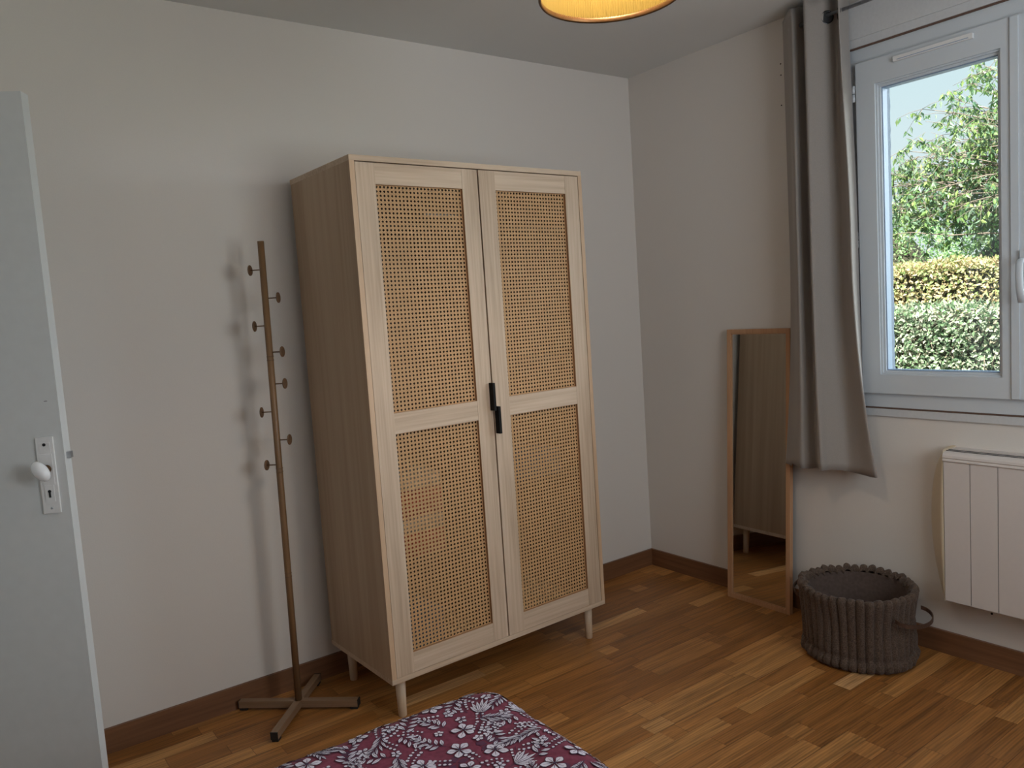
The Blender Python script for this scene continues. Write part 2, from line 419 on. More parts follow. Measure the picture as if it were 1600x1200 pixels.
def raw_mesh(name, verts, faces, mats, parent=None, mi=None, smooth=False):
    me = bpy.data.meshes.new(name); me.from_pydata(verts, [], faces); 
    for m in (mats if isinstance(mats, (list, tuple)) else [mats]): me.materials.append(m)
    if mi: me.polygons.foreach_set('material_index', mi)
    if smooth: me.polygons.foreach_set('use_smooth', [True] * len(me.polygons))
    me.update()
    o = bpy.data.objects.new(name, me); COL.objects.link(o)
    if parent: o.parent = parent
    return o

# ================================================================ room shell
H = 2.5
XL, YF = -3.33, -3.36            # left wall plane, wall behind the camera
WY0, WY1, WZ0, WZ1 = -2.375, -1.168, 0.882, 2.285     # opening for the window
b = B(); bx(b, XL - 1.2, 0.3, YF - 0.3, 0.3, -0.12, 0); struct(obj('floor', b, M['floor']))
b = B(); bx(b, XL - 1.2, 0.3, YF - 0.3, 0.3, H, H + 0.2); struct(obj('ceiling', b, M['ceiling']))
b = B(); bx(b, XL - 0.25, 0.3, 0, 0.25, 0, H); struct(obj('wall_back', b, M['wall']))
# window wall: inner plaster and outer render
b = B()
for x0, x1, mi in ((0.0, 0.2, 0), (0.2, 0.3, 1)):
    bx(b, x0, x1, YF - 0.25, WY0, -0.1 if mi else 0, H, mi)
    bx(b, x0, x1, WY1, 0, -0.1 if mi else 0, H, mi)
    bx(b, x0, x1, WY0, WY1, -0.1 if mi else 0, WZ0, mi)
    bx(b, x0, x1, WY0, WY1, WZ1, H, mi)
wr = struct(obj('wall_right', b, [M['wall'], M['stucco']]))
# the rendered edge of the opening outside
b = B()
n = 60
vs = []
for i in range(n + 1):
    z = WZ0 + 0.05 + (WZ1 - WZ0 - 0.05) * i / n
    w = 0.008 + 0.004 * noise.noise(Vector((0, 0, z * 22))) + 0.003 * noise.noise(Vector((3, 0, z * 70)))
    vs.append([b.verts.new(p) for p in ((0.07, WY1, z), (0.07, WY1 - 0.004, z), (0.29, WY1 - w, z), (0.30, WY1, z))])
for a, c in zip(vs, vs[1:]):
    for k in range(3): b.faces.new((a[k], a[k + 1], c[k + 1], c[k]))
obj('window_reveal', b, M['stucco'], wr)
for (y, z) in ((-0.874, 2.322), (-0.874, 2.277), (-0.872, 2.156)):
    b = B(); lathe(b, [(0.0028, -0.0012), (0.0028, 0.002)], (0, y, z), 10, 'X'); obj('screw_hole', b, M['black'], wr)
b = B(); lathe(b, [(0.004, -0.0015), (0.004, 0.002)], (0, -1.66, 0.195), 10, 'X'); obj('screw_hole', b, M['black'], wr)
# left wall with its doorway next to the corner
DY0, DY1, DZ = -0.80, -0.055, 2.06
b = B()
bx(b, XL - 0.12, XL, YF - 0.25, DY0, 0, H); bx(b, XL - 0.12, XL, DY1, 0, 0, H); bx(b, XL - 0.12, XL, DY0, DY1, DZ, H)
struct(obj('wall_left', b, M['wall']))
b = B()
bx(b, XL - 1.15, XL - 1.05, DY0 - 0.5, 0.0, 0, H); bx(b, XL - 1.05, XL - 0.12, DY0 - 0.5, DY0 - 0.4, 0, H)
struct(obj('wall_hallway', b, M['wall']))
b = B()
bx(b, XL - 0.13, XL + 0.012, DY0 - 0.05, DY0, 0, DZ + 0.05); bx(b, XL - 0.13, XL + 0.012, DY0, DY1, DZ, DZ + 0.05)
struct(obj('trim_1', b, M['trim'], bev=0.003))
# wall behind the camera, with an invented opening for the added fill light
RX0, RX1, RZ0, RZ1 = -1.85, -0.65, 0.95, 2.25
b = B()
bx(b, XL - 0.12, RX0, YF - 0.25, YF, 0, H); bx(b, RX1, 0, YF - 0.25, YF, 0, H)
bx(b, RX0, RX1, YF - 0.25, YF, 0, RZ0); bx(b, RX0, RX1, YF - 0.25, YF, RZ1, H)
struct(obj('wall_front', b, M['wall']))
w2 = bpy.data.objects.new('added_window', None); COL.objects.link(w2); struct(w2)  # unseen window, made up to go with the fill light
b = B()
for s in ((RX0, RX0 + .06, RZ0, RZ1), (RX1 - .06, RX1, RZ0, RZ1), (RX0, RX1, RZ0, RZ0 + .06), (RX0, RX1, RZ1 - .06, RZ1), (-1.28, -1.22, RZ0, RZ1)):
    bx(b, s[0], s[1], YF - 0.05, YF, s[2], s[3])
obj('window_frame', b, M['pvc'], w2)

# skirting boards
def skirting(name, pts, mat):
    b = B(); bx(b, *pts); return struct(obj(name, b, mat, bev=0.004, seg=2))
skirting('baseboard_back', (XL, -0.012, -0.012, 0.0, 0, 0.0853), M['skirting'])
skirting('baseboard_right', (-0.012, 0.0, YF, 0.0, 0, 0.0853), M['skirting_y'])
skirting('baseboard_left', (XL, XL + 0.012, YF, DY0 - 0.05, 0, 0.0853), M['skirting_y'])
skirting('baseboard_front', (XL + 0.012, -0.012, YF, YF + 0.012, 0, 0.0853), M['skirting'])

# ================================================================ window with two casements
win = bpy.data.objects.new('window_1', None); COL.objects.link(win); struct(win)
FY0, FY1, FZ0, FZ1 = -2.37, -1.169, 0.917, 2.279
b = B()      # fixed frame
bx(b, -0.004, 0.06, FY1 - 0.048, FY1, FZ0, FZ1); bx(b, -0.004, 0.06, FY0, FY0 + 0.048, FZ0, FZ1)
bx(b, -0.004, 0.06, FY0 + 0.048, FY1 - 0.048, FZ0, FZ0 + 0.062); bx(b, -0.004, 0.06, FY0 + 0.048, FY1 - 0.048, FZ1 - 0.062, FZ1)
obj('window_frame', b, M['pvc'], win, bev=0.002)
def casement(y0, y1, gy0, gy1, lab):
    z0, z1, gz0, gz1 = 0.973, 2.221, 1.046, 2.133
    b = B()
    for (a0, a1, c0, c1) in ((y0, gy0, z0, z1), (gy1, y1, z0, z1), (gy0, gy1, z0, gz0), (gy0, gy1, gz1, z1)):
        bx(b, -0.020, 0.045, a0, a1, c0, c1)
    s = obj('sash', b, M['pvc'], win, bev=0.0025, seg=2)
    for k, (d, t, xf) in enumerate(((0.0, 0.008, -0.012), (0.008, 0.008, -0.003))):   # stepped glazing bead
        b = B()
        a0, a1, c0, c1 = gy0 - 0.002 + d, gy1 + 0.002 - d, gz0 - 0.002 + d, gz1 + 0.002 - d
        for q in ((a0, a0 + t, c0, c1), (a1 - t, a1, c0, c1), (a0 + t, a1 - t, c0, c0 + t), (a0 + t, a1 - t, c1 - t, c1)):
            bx(b, xf, 0.04, *q)
        obj('glazing_bead', b, M['pvc'], s, bev=0.0015)
    b = B(); a0, a1, c0, c1, t = gy0 + 0.014, gy1 - 0.014, gz0 + 0.014, gz1 - 0.014, 0.004
    for q in ((a0, a0 + t, c0, c1), (a1 - t, a1, c0, c1), (a0 + t, a1 - t, c0, c0 + t), (a0 + t, a1 - t, c1 - t, c1)):
        bx(b, 0.004, 0.035, *q)
    obj('gasket', b, M['gasket'], s)
    b = B(); bx(b, 0.010, 0.014, gy0 + 0.014, gy1 - 0.014, gz0 + 0.014, gz1 - 0.014); obj('glass_pane', b, M['glass'], s)
    return s
s1 = casement(-1.735, -1.208, -1.708, -1.281, 'left')
s2 = casement(-2.325, -1.738, -2.255, -1.815, 'right')
b = B(); bx(b, -0.026, -0.018, -1.762, -1.738, 0.975, 2.219); obj('meeting_stile_cover', b, M['pvc'], s2, bev=0.003, seg=2)
for z in (2.115, 1.565, 1.09):
    b = B(); tube(b, [(-0.014, -1.196, z - 0.030), (-0.014, -1.196, z - 0.001)], 0.0075, 12); tube(b, [(-0.014, -1.196, z + 0.001), (-0.014, -1.196, z + 0.030)], 0.0075, 12)
    obj('hinge', b, M['pvc'], win)
# handle
b = B(); bx(b, -0.036, -0.026, -1.800, -1.768, 1.33, 1.47)
hb = obj('handle_plate', b, M['pvc'], s2, bev=0.008, seg=3)
b = B()
pts = [(-0.036, -1.784, 1.437), (-0.068, -1.784, 1.437), (-0.078, -1.783, 1.428), (-0.079, -1.782, 1.39), (-0.076, -1.783, 1.345), (-0.070, -1.786, 1.30)]
rings = []
for i, p in enumerate(pts):
    d = (Vector(pts[min(i + 1, 5)]) - Vector(pts[max(i - 1, 0)])).normalized()
    s = Vector((0, 1, 0)); u = d.cross(s).normalized()
    w, t = 0.0115, 0.0065
    rings.append([b.verts.new(Vector(p) + s * w * cos(a) + u * t * sin(a)) for a in [2 * pi * k / 12 for k in range(12)]])
for a, c in zip(rings, rings[1:]):
    for k in range(12):
        f = b.faces.new((a[k], a[(k + 1) % 12], c[(k + 1) % 12], c[k])); f.smooth = True
b.faces.new(rings[0]); b.faces.new(rings[-1])
obj('window_handle', b, M['pvc'], s2)
# trickle vent on the head of the near casement
b = B(); bx(b, -0.032, -0.019, -1.628, -1.358, 2.188, 2.205); obj('trickle_vent', b, M['plate'], s1, bev=0.004, seg=2)
b = B(); bx(b, -0.0325, -0.031, -1.615, -1.372, 2.191, 2.1935); obj('vent_slot', b, M['gasket'], s1)
# lining boards round the window
b = B(); bx(b, -0.010, 0.0, FY0 - 0.03, FY1 + 0.02, 0.8835, 0.911); struct(obj('trim_2', b, M['trim'], bev=0.002))
b = B(); bx(b, -0.004, 0.02, FY0 - 0.03, FY1 + 0.02, 0.911, 0.918); struct(obj('trim_3', b, M['joint']))
# roller shutter box over the window
sb = struct(bpy.data.objects.new('trim_4', None)); COL.objects.link(sb)
b = B(); bx(b, -0.024, 0.0, FY0 - 0.03, FY1 + 0.02, 2.313, 2.445); bx(b, -0.018, 0.0, FY0 - 0.03, FY1 + 0.02, 2.2835, 2.313)
obj('shutter_box_board', b, M['trim'], sb, bev=0.002)
b = B(); bx(b, -0.012, 0.0, FY0 - 0.03, FY1 + 0.02, 2.278, 2.2835); obj('joint_line', b, M['joint'], sb)

# ================================================================ open door on the left
door = bpy.data.objects.new('door_1', None); COL.objects.link(door); struct(door)
door.location = (-2.675, -0.423, 0.0); door.rotation_euler = (0, 0, radians(150))
DL, DT = 0.73, 0.038     # local x runs from free edge to hinge, local -y is the thickness away from the camera
b = B(); bx(b, 0, DL, -DT, 0, 0.008, 2.04)
obj('door_leaf', b, M['door'], door, bev=0.0015)
PX0, PX1 = 0.024, 0.068
b = B(); bx(b, PX0, PX1, 0, 0.006, 0.914, 1.124)
plate = obj('escutcheon_plate', b, M['plate'], door, bev=0.0025, seg=2)
b = B(); bx(b, PX0 + .008, PX1 - .008, 0.006, 0.0075, 1.082, 1.110); bx(b, PX0 + .010, PX1 - .010, 0.006, 0.0078, 0.946, 0.992)
bx(b, PX0 + .006, PX1 - .006, 0.006, 0.0074, 0.992, 1.078)
obj('plate_relief', b, M['plate'], plate, bev=0.0006)
b = B(); lathe(b, [(0.0042, 0), (0.0042, 0.0018)], (0.046, 0.0075, 1.104), 16, 'Y')
lathe(b, [(0.0042, 0), (0.0042, 0.0012)], (0.046, 0.0078, 0.975), 16, 'Y'); bx(b, 0.0435, 0.0485, 0.0078, 0.009, 0.958, 0.974)
obj('keyhole', b, M['black'], plate)
b = B(); lathe(b, [(0.0032, 0), (0.003, 0.0012), (0.001, 0.0016)], (0.046, 0.006, 0.928), 14, 'Y')
lathe(b, [(0.0026, 0), (0.002, 0.001)], (0.048, 0.006, 1.045), 12, 'Y'); obj('screw', b, M['steel'], plate)
b = B(); lathe(b, [(0.012, 0.006), (0.0115, 0.010), (0.0085, 0.016), (0.008, 0.030)], (0.046, 0, 1.037), 20, 'Y')
kn = obj('knob_neck', b, M['brass'], door)
b = B()     # egg-shaped porcelain knob, longer across
prof = [(0.006, 0.0)] + [(0.024 * sin(t), 0.017 - 0.017 * cos(t)) for t in [radians(a) for a in range(18, 178, 10)]] + [(0.001, 0.034)]
lathe(b, prof, (0, 0, 0), 28, 'Y')
for v in b.verts: v.co.x *= 0.80; v.co.z *= 1.28
ko = obj('door_knob', b, M['porcelain'], door, loc=(0.046, 0.026, 1.037), rot=(0, radians(33), 0))
b = B(); bx(b, -0.011, 0.001, -0.026, -0.012, 1.060, 1.078); obj('latch', b, M['steel'], door, bev=0.001)
b = B(); bx(b, 0.028, 0.036, 0, 0.0006, 1.221, 1.2225); obj('scratch', b, M['ink'], door)

# ================================================================ wardrobe
WW, WD, ZB, ZT, T = 1.003, 0.485, 0.1445, 1.912, 0.018
wd = thing('wardrobe', 'tall pale oak wardrobe with two woven cane doors standing against the wall', 'wardrobe', (-1.8069, -0.5281, 0), (0, 0, 0.0234))
def part(name, boxes, mat, parent=wd, bev=0.0012):
    b = B()
    for q in boxes: bx(b, *q)
    return obj(name, b, mat, parent, bev=bev)
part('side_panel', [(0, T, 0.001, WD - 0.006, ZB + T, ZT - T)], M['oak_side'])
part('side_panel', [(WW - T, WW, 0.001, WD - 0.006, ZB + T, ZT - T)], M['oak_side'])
part('edge_band', [(0, T, -0.0004, 0.0015, ZB + T, ZT - T)], M['oak_edge'], bev=0.0002)
part('edge_band', [(WW - T, WW, -0.0004, 0.0015, ZB + T, ZT - T)], M['oak_edge'], bev=0.0002)
part('top_panel', [(0, WW, 0, WD, ZT - T, ZT)], M['oak_x'])
part('bottom_panel', [(0, WW, 0, WD, ZB, ZB + T)], M['oak_x'])
for xx in (T + 0.0005, WW - T - 0.0025):
    part('shade_lining', [(xx, xx + 0.002, 0.021, WD - 0.01, ZB + T, ZT - T)], M['oak_in_shade'], bev=0)  # dark sheet added over each side to deepen the inside shade
part('back_panel', [(T, WW - T, WD - 0.008, WD - 0.002, ZB + T, ZT - T)], M['oak_in_shade'], bev=0)
part('divider', [(WW / 2 - 0.008, WW / 2 + 0.008, 0.05, WD - 0.01, ZB + T, 1.68)], M['oak_in_shade'], bev=0)
part('shelf', [(T, WW - T, 0.05, WD - 0.01, 1.69, 1.706)], M['oak_in_shade'], bev=0)
part('shelf', [(T, WW / 2 - 0.008, 0.05, WD - 0.01, 0.52, 0.536)], M['oak_in_shade'], bev=0)
part('shelf', [(WW / 2 + 0.008, WW - T, 0.05, WD - 0.01, 0.70, 0.716)], M['oak_in_shade'], bev=0)
part('shelf', [(WW / 2 + 0.008, WW - T, 0.05, WD - 0.01, 1.18, 1.196)], M['oak_in_shade'], bev=0)
b = B(); tube(b, [(0.30, 0.055, 1.735), (0.46, 0.055, 1.732)], 0.006, 10); obj('clothes_rail', b, M['pvc'], wd)

def cane_panel(x0, x1, z0, z1, parent, y=0.012):
    a = 0.0141
    nx = round((x1 - x0) / a); nz = round((z1 - z0) / a)
    ax, az = (x1 - x0) / nx, (z1 - z0) / nz
    V, F = [], []
    def strip(p, q, w, yy, t=0.0005):
        # flat cane strand from p to q in the panel plane
        dx, dz = q[0] - p[0], q[1] - p[1]; L = sqrt(dx * dx + dz * dz)
        if L < 1e-4: return
        nxx, nzz = -dz / L * w / 2, dx / L * w / 2
        k = len(V)
        for (u, v, s) in ((p[0], p[1], 1), (q[0], q[1], 1), (q[0], q[1], -1), (p[0], p[1], -1)):
            V.append((u + nxx * s, yy, v + nzz * s))
        for (u, v, s) in ((p[0], p[1], 1), (q[0], q[1], 1), (q[0], q[1], -1), (p[0], p[1], -1)):
            V.append((u + nxx * s, yy + t, v + nzz * s))
        F.extend([(k, k + 1, k + 2, k + 3), (k + 7, k + 6, k + 5, k + 4), (k, k + 4, k + 5, k + 1), (k + 2, k + 6, k + 7, k + 3)])
    for i in range(nx + 1):
        for s in (-1, 1):
            xx = x0 + i * ax + s * 0.0017
            if x0 <= xx <= x1: strip((xx, z0), (xx, z1), 0.0026, y + 0.0005)
    for j in range(nz + 1):
        for s in (-1, 1):
            zz = z0 + j * az + s * 0.0017
            if z0 <= zz <= z1: strip((x0, zz), (x1, zz), 0.0026, y + 0.0011)
    # diagonals through the middles of the cell edges
    def clip(p, d):
        t0, t1 = -1e9, 1e9
        for k, lo, hi in ((0, x0, x1), (1, z0, z1)):
            ta, tb = (lo - p[k]) / d[k], (hi - p[k]) / d[k]
            t0, t1 = max(t0, min(ta, tb)), min(t1, max(ta, tb))
        return (t0, t1) if t1 - t0 > 0.002 else None
    for s in (1, -1):
        for k in range(-nz - 1, nx + nz + 2):
            px = x0 + (k + 0.5) * ax
            p = (px, z0); d = (ax * s, az)
            c = clip(p, d)
            if c: strip((p[0] + d[0] * c[0], p[1] + d[1] * c[0]), (p[0] + d[0] * c[1], p[1] + d[1] * c[1]), 0.0027, y - 0.0001 if s > 0 else y - 0.0007)
    return raw_mesh('cane_panel', V, F, M['cane'], parent)

def wardrobe_door(x0, x1, ox0, ox1, yo=0.0):
    z0, z1 = 0.1635, 1.8905
    zs = ((0.233, 0.996), (1.066, 1.822))
    d = bpy.data.objects.new('door', None); COL.objects.link(d); d.parent = wd; d.location = (0, yo, 0)
    part('stile', [(x0, ox0, 0.001, 0.019, z0, z1)], M['oak_z'], d)
    part('stile', [(ox1, x1, 0.001, 0.019, z0, z1)], M['oak_z'], d)
    for (a, c) in ((z0, zs[0][0]), (zs[0][1], zs[1][0]), (zs[1][1], z1)):
        part('rail', [(ox0 + 0.0003, ox1 - 0.0003, 0.0016, 0.019, a, c)], M['oak_x'], d)
    for (a, c) in zs:
        cane_panel(ox0, ox1, a, c, d)
        b = B(); t = 0.0008
        for q in ((ox0, ox0 + t, a, c), (ox1 - t, ox1, a, c), (ox0, ox1, a, a + t), (ox0, ox1, c - t, c)):
            bx(b, q[0], q[1], 0.003, 0.019, q[2], q[3])
        obj('opening_edge', b, M['cane_edge'], d)
    return d
dl = wardrobe_door(0.0205, 0.4985, 0.090, 0.432, 0.001)
dr = wardrobe_door(0.5035, 0.9825, 0.576, 0.915, -0.001)
part('handle', [(0.4875, 0.4975, -0.024, 0.002, 1.025, 1.126)], M['handle'], dl, 0.0006)
part('handle', [(0.5045, 0.5145, -0.024, 0.002, 0.938, 1.038)], M['handle'], dr, 0.0006)
for (lx, ly) in ((0.055, 0.05), (WW - 0.055, 0.05), (0.055, WD - 0.055), (WW - 0.055, WD - 0.055)):
    b = B(); lathe(b, [(0.0135, 0), (0.0148, 0.002), (0.0185, ZB)], (lx, ly, 0), 24); obj('leg', b, M['legwood'], wd)

# folded clothes glimpsed through the cane
wm = Matrix.Translation((-1.8069, -0.5281, 0)) @ Matrix.Rotation(0.0234, 4, 'Z')
def folded(lx, ly, z, w, d, h, mat, label):
    b = B(); bx(b, -w / 2, w / 2, -d / 2, d / 2, 0, h)
    p = wm @ Vector((lx, ly, z))
    o = obj('folded_cloth', b, mat, None, bev=min(h * 0.45, 0.02), seg=3, loc=p, rot=(0, 0, 0.0234 + random.uniform(-0.04, 0.04)))
    for pl in o.data.polygons: pl.use_smooth = True
    return tag(o, label, 'clothes')
z = 0.536
for k, (h, mt, lab) in enumerate(((0.09, 'cloth_red', 'coral red folded cloth low behind the left cane door, lowest of its stack'), (0.05, 'cloth_cream', 'cream folded cloth between two coral ones behind the left cane door'),
        (0.10, 'cloth_red', 'coral red folded cloth behind the left cane door, on top of a cream one'), (0.05, 'cloth_cream', 'cream folded cloth behind the left cane door, topmost of its stack'))):
    folded(0.17, 0.20, z, 0.24, 0.27, h, M[mt], lab); z += h + 0.001
folded(0.15, 0.20, ZB + T, 0.22, 0.27, 0.17, M['cloth_blue'], 'blue grey folded cloth on the wardrobe floor behind the left cane door')
folded(0.72, 0.21, 0.716, 0.32, 0.26, 0.10, M['cloth_blue'], 'blue grey folded cloth on a shelf behind the right cane door')

# ================================================================ coat rack
cr = thing('coat_rack', 'brown bamboo coat stand with round pegs between the door and wardrobe', 'coat rack', (-2.010, -0.168, 0))
b = B()
axis_a = radians(-45 + 3)
PZ = 1.677
top = Vector((0.019, -0.002, PZ))
prof = []
tube(b, [(0, 0, 0.03), (top.x * .3, 0, PZ * .3), (top.x * .52, 0, PZ * .52), tuple(top)], [0.0122, 0.0118, 0.0115, 0.0112], 20)
pole = obj('pole', b, M['bamboo'], cr)
def at_pole(z): return Vector((top.x * z / PZ, top.y * z / PZ, z))
for z in (1.28, 1.267, 0.885, 0.872, 0.505, 0.492):
    b = B(); c = at_pole(z); lathe(b, [(0.0118, -0.0012), (0.0126, -0.0006), (0.0126, 0.0006), (0.0118, 0.0012)], (c.x, c.y, z), 20); obj('joint_ring', b, M['bamboo_dark'], pole)
for z, side, da in ((1.58, -1, 0), (1.481, 1, 1), (1.387, -1, 2), (1.294, 1, -3), (1.183, 1, -3), (1.086, -1, 4), (0.985, 1, -2), (0.897, -1, -3)):
    a = radians(-42) + radians(da) + (pi if side < 0 else 0)
    c = at_pole(z); d = Vector((cos(a), sin(a), 0))
    pg = bpy.data.objects.new('peg', None); COL.objects.link(pg); pg.parent = cr
    pg.location = c; pg.rotation_euler = (0, 0, a)
    b = B(); tube(b, [(0.009, 0, 0), (0.045, 0, 0)], 0.0021, 8); obj('peg_stem', b, M['bamboo_dark'], pg)
    b = B(); lathe(b, [(0.015, 0.0), (0.0185, 0.001), (0.0185, 0.0035), (0.016, 0.0045)], (0.044, 0, 0), 28, 'X'); obj('peg_disc', b, M['bamboo_dark'], pg)
for k in range(4):
    ang = radians(-42 + 90 * k)
    L = 0.222 if k != 1 else 0.196
    ar = bpy.data.objects.new('foot', None); COL.objects.link(ar); ar.parent = cr; ar.rotation_euler = (0, 0, ang)
    b = B(); bx(b, 0.012 if k % 2 else -0.012, L, -0.0125, 0.0125, 0.010, 0.035); obj('foot_bar', b, M['bamboo_foot'], ar, bev=0.001)
    b = B(); bx(b, L, L + 0.003, -0.0128, 0.0128, 0.0095, 0.0355); bx(b, L - 0.028, L - 0.002, -0.011, 0.011, 0, 0.010); obj('end_cap', b, M['rubber'], ar, bev=0.0006)

# ================================================================ leaning mirror
MH = 1.235
tilt = math.asin((0.098 - 0.028) / MH)
mr = thing('mirror', 'tall narrow mirror in a thin orange wood frame leaning beside the curtain', 'mirror', (-0.098, -0.733, 0.0), (0, tilt, 0))
MW = 0.164
b = B()
f = 0.019
for q in ((-MW, -MW + f, 0, MH), (MW - f, MW, 0, MH), (-MW + f, MW - f, 0, f), (-MW + f, MW - f, MH - f, MH)):
    bx(b, 0.0, 0.022, *q)
fr_ = obj('mirror_frame', b, M['mirror_wood'], mr, bev=0.0012)
b = B(); g = f + 0.004
for q in ((-MW + f, -MW + g, f, MH - f), (MW - g, MW - f, f, MH - f), (-MW + g, MW - g, f, g), (-MW + g, MW - g, MH - g, MH - f)):
    bx(b, 0.004, 0.015, *q)
obj('frame_lip', b, M['mirror_wood'], fr_)
b = B(); bx(b, 0.008, 0.012, -MW + f, MW - f, f, MH - f); obj('mirror_glass', b, M['mirror'], mr)
b = B(); bx(b, 0.016, 0.020, -MW + f, MW - f, f, MH - f); obj('backing_board', b, M['joint'], mr)

# ================================================================ curtain and rod
def catmull(P, k):
    out = []
    for i in range(len(P) - 1):
        p0, p1, p2, p3 = P[max(i - 1, 0)], P[i], P[i + 1], P[min(i + 2, len(P) - 1)]
        for j in range(k):
            t = j / k
            out.append(tuple(0.5 * ((2 * b1) + (-a + c) * t + (2 * a - 5 * b1 + 4 * c - d) * t * t + (-a + 3 * b1 - 3 * c + d) * t ** 3) for a, b1, c, d in zip(p0, p1, p2, p3)))
    out.append(tuple(P[-1])); return out
cur = thing('curtain', 'long plain taupe eyelet curtain drawn to the left of the window', 'curtain', (0, 0, 0))
# plan of the folds (x, y) at the top, middle and hem
topP = [(-.040, -.917), (-.085, -.968), (-.140, -1.022), (-.110, -1.030), (-.078, -1.036), (-.115, -1.062), (-.160, -1.092), (-.135, -1.120), (-.100, -1.147), (-.068, -1.168), (-.090, -1.190), (-.130, -1.211), (-.085, -1.204), (-.030, -1.191)]
midP = [(-.038, -.915), (-.080, -.962), (-.140, -1.017), (-.112, -1.026), (-.080, -1.036), (-.115, -1.064), (-.160, -1.092), (-.128, -1.112), (-.090, -1.136), (-.066, -1.160), (-.090, -1.198), (-.130, -1.237), (-.080, -1.222), (-.020, -1.202)]
botP = [(-.080, -.890), (-.105, -.940), (-.143, -1.004), (-.118, -1.024), (-.088, -1.044), (-.120, -1.072), (-.165, -1.109), (-.142, -1.130), (-.112, -1.155), (-.092, -1.185), (-.098, -1.245), (-.120, -1.312), (-.075, -1.270), (-.020, -1.216)]
K = 7
tp, mp_, bp_ = catmull(topP, K), catmull(midP, K), catmull(botP, K)
ZTOP, ZBOT = 2.475, 0.668
NR = 60
V, F = [], []
def sst(t): t = max(0, min(1, t)); return t * t * (3 - 2 * t)
nC = len(tp)
hem = [0.006 * cos(i * 0.13) - (0.012 if i < K else 0) for i in range(nC)]
for r in range(NR + 1):
    t = r / NR
    for i in range(nC):
        zt = ZTOP - 0.006 * cos(i * 0.4)
        zb = ZBOT + hem[i]
        z = zt + (zb - zt) * t
        if t < 0.5:
            s = sst(t / 0.5); x = tp[i][0] * (1 - s) + mp_[i][0] * s; y = tp[i][1] * (1 - s) + mp_[i][1] * s
        else:
            s = ((t - 0.5) / 0.5) ** 2.0; x = mp_[i][0] * (1 - s) + bp_[i][0] * s; y = mp_[i][1] * (1 - s) + bp_[i][1] * s
        nn = noise.noise(Vector((i * 0.09, z * 1.1, 3.0))) * 0.006
        V.append((x + nn, y + nn * 0.5, z))
for r in range(NR):
    for i in range(nC - 1):
        a = r * nC + i
        F.append((a, a + 1, a + nC + 1, a + nC))
co = raw_mesh('curtain_cloth', V, F, M['curtain'], cur, smooth=True)
md = co.modifiers.new('thickness', 'SOLIDIFY'); md.thickness = 0.0022; md.offset = 0
# eyelet rings where the rod passes
def ring_at(x, y, z, nrm):
    b = B(); R, r = 0.0225, 0.0028
    nrm = Vector(nrm).normalized(); u = nrm.cross(Vector((0, 0, 1))).normalized(); w = nrm.cross(u)
    S, Q = 28, 8; rr = []
    for i in range(S):
        a = 2 * pi * i / S; c = u * cos(a) + w * sin(a)
        rr.append([b.verts.new(Vector((x, y, z)) + c * (R + r * cos(2 * pi * k / Q)) + nrm * r * sin(2 * pi * k / Q)) for k in range(Q)])
    for i in range(S):
        for k in range(Q):
            f = b.faces.new((rr[i][k], rr[(i + 1) % S][k], rr[(i + 1) % S][(k + 1) % Q], rr[i][(k + 1) % Q])); f.smooth = True
    o = obj('eyelet_ring', b, M['chrome'], cur)
    b = B(); vs = [b.verts.new(Vector((x, y, z)) + (u * cos(2 * pi * i / 24) + w * sin(2 * pi * i / 24)) * 0.0205 + nrm * 0.0022) for i in range(24)]
    vt = [b.verts.new(v.co - nrm * 0.0044) for v in vs]
    b.faces.new(vs); b.faces.new(vt[::-1])
    for i in range(24): b.faces.new((vs[i], vt[i], vt[(i + 1) % 24], vs[(i + 1) % 24]))
    obj('eyelet_opening', b, M['slot'], o)
ring_at(-0.100, -1.147, 2.402, (-0.62, -0.78, 0))
ring_at(-0.100, -1.195, 2.402, (-0.66, 0.75, 0))
rod = thing('curtain_rod', 'thin pale metal curtain rod above the window', 'curtain rod')
b = B(); tube(b, [(-0.10, -0.985, 2.408), (-0.10, -2.68, 2.408)], 0.0065, 14); obj('rod_tube', b, M['steel'], rod)
for y in (-1.07, -2.62):
    b = B(); tube(b, [(0.0, y, 2.408), (-0.106, y, 2.408)], 0.005, 10); lathe(b, [(0.016, -0.005), (0.016, 0.0)], (0, y, 2.408), 18, 'X'); obj('bracket', b, M['steel'], rod)
for y, s in ((-2.68, -1),):
    b = B(); lathe(b, [(0.009, 0), (0.014, 0.004 * s), (0.014, 0.018 * s), (0.009, 0.022 * s)], (-0.10, y, 2.412), 18, 'Y'); obj('finial', b, M['chrome'], rod)

# ================================================================ laundry basket
bk = thing('laundry_basket', 'round taupe plush basket with ribbed sides on the floor under the window', 'basket', (-0.222, -1.283, 0))
NRIB, SEG = 40, 40 * 8
rib_j = [random.uniform(0.5, 1.6) for _ in range(NRIB)]
rib_h = [random.uniform(-0.004, 0.004) for _ in range(NRIB)]
def ribf(i): 
    ph = (i / SEG * NRIB) % 1.0
    return abs(sin(pi * ph)) ** 0.5
prof = []     # (radius, z, rib amplitude)
HB = 0.268
prof += [(0.150, 0.003, 0.3), (0.182, 0.003, 0.6), (0.193, 0.012, 1.0), (0.196, 0.028, 1.0), (0.190, 0.042, 1.0), (0.183, 0.050, .8), (0.186, 0.060, .8)]
for k in range(12): 
    t = k / 11; prof.append((0.187 + 0.010 * t - 0.006 * sin(pi * t), 0.065 + (HB - 0.09) * t, 0.9))
prof += [(0.200, HB - 0.012, 1.1), (0.199, HB - 0.002, 1.2), (0.192, HB + 0.007, 1.3), (0.183, HB + 0.007, 1.2), (0.176, HB - 0.002, 1.0), (0.175, HB - 0.013, 0.5)]
b = B(); rings = []
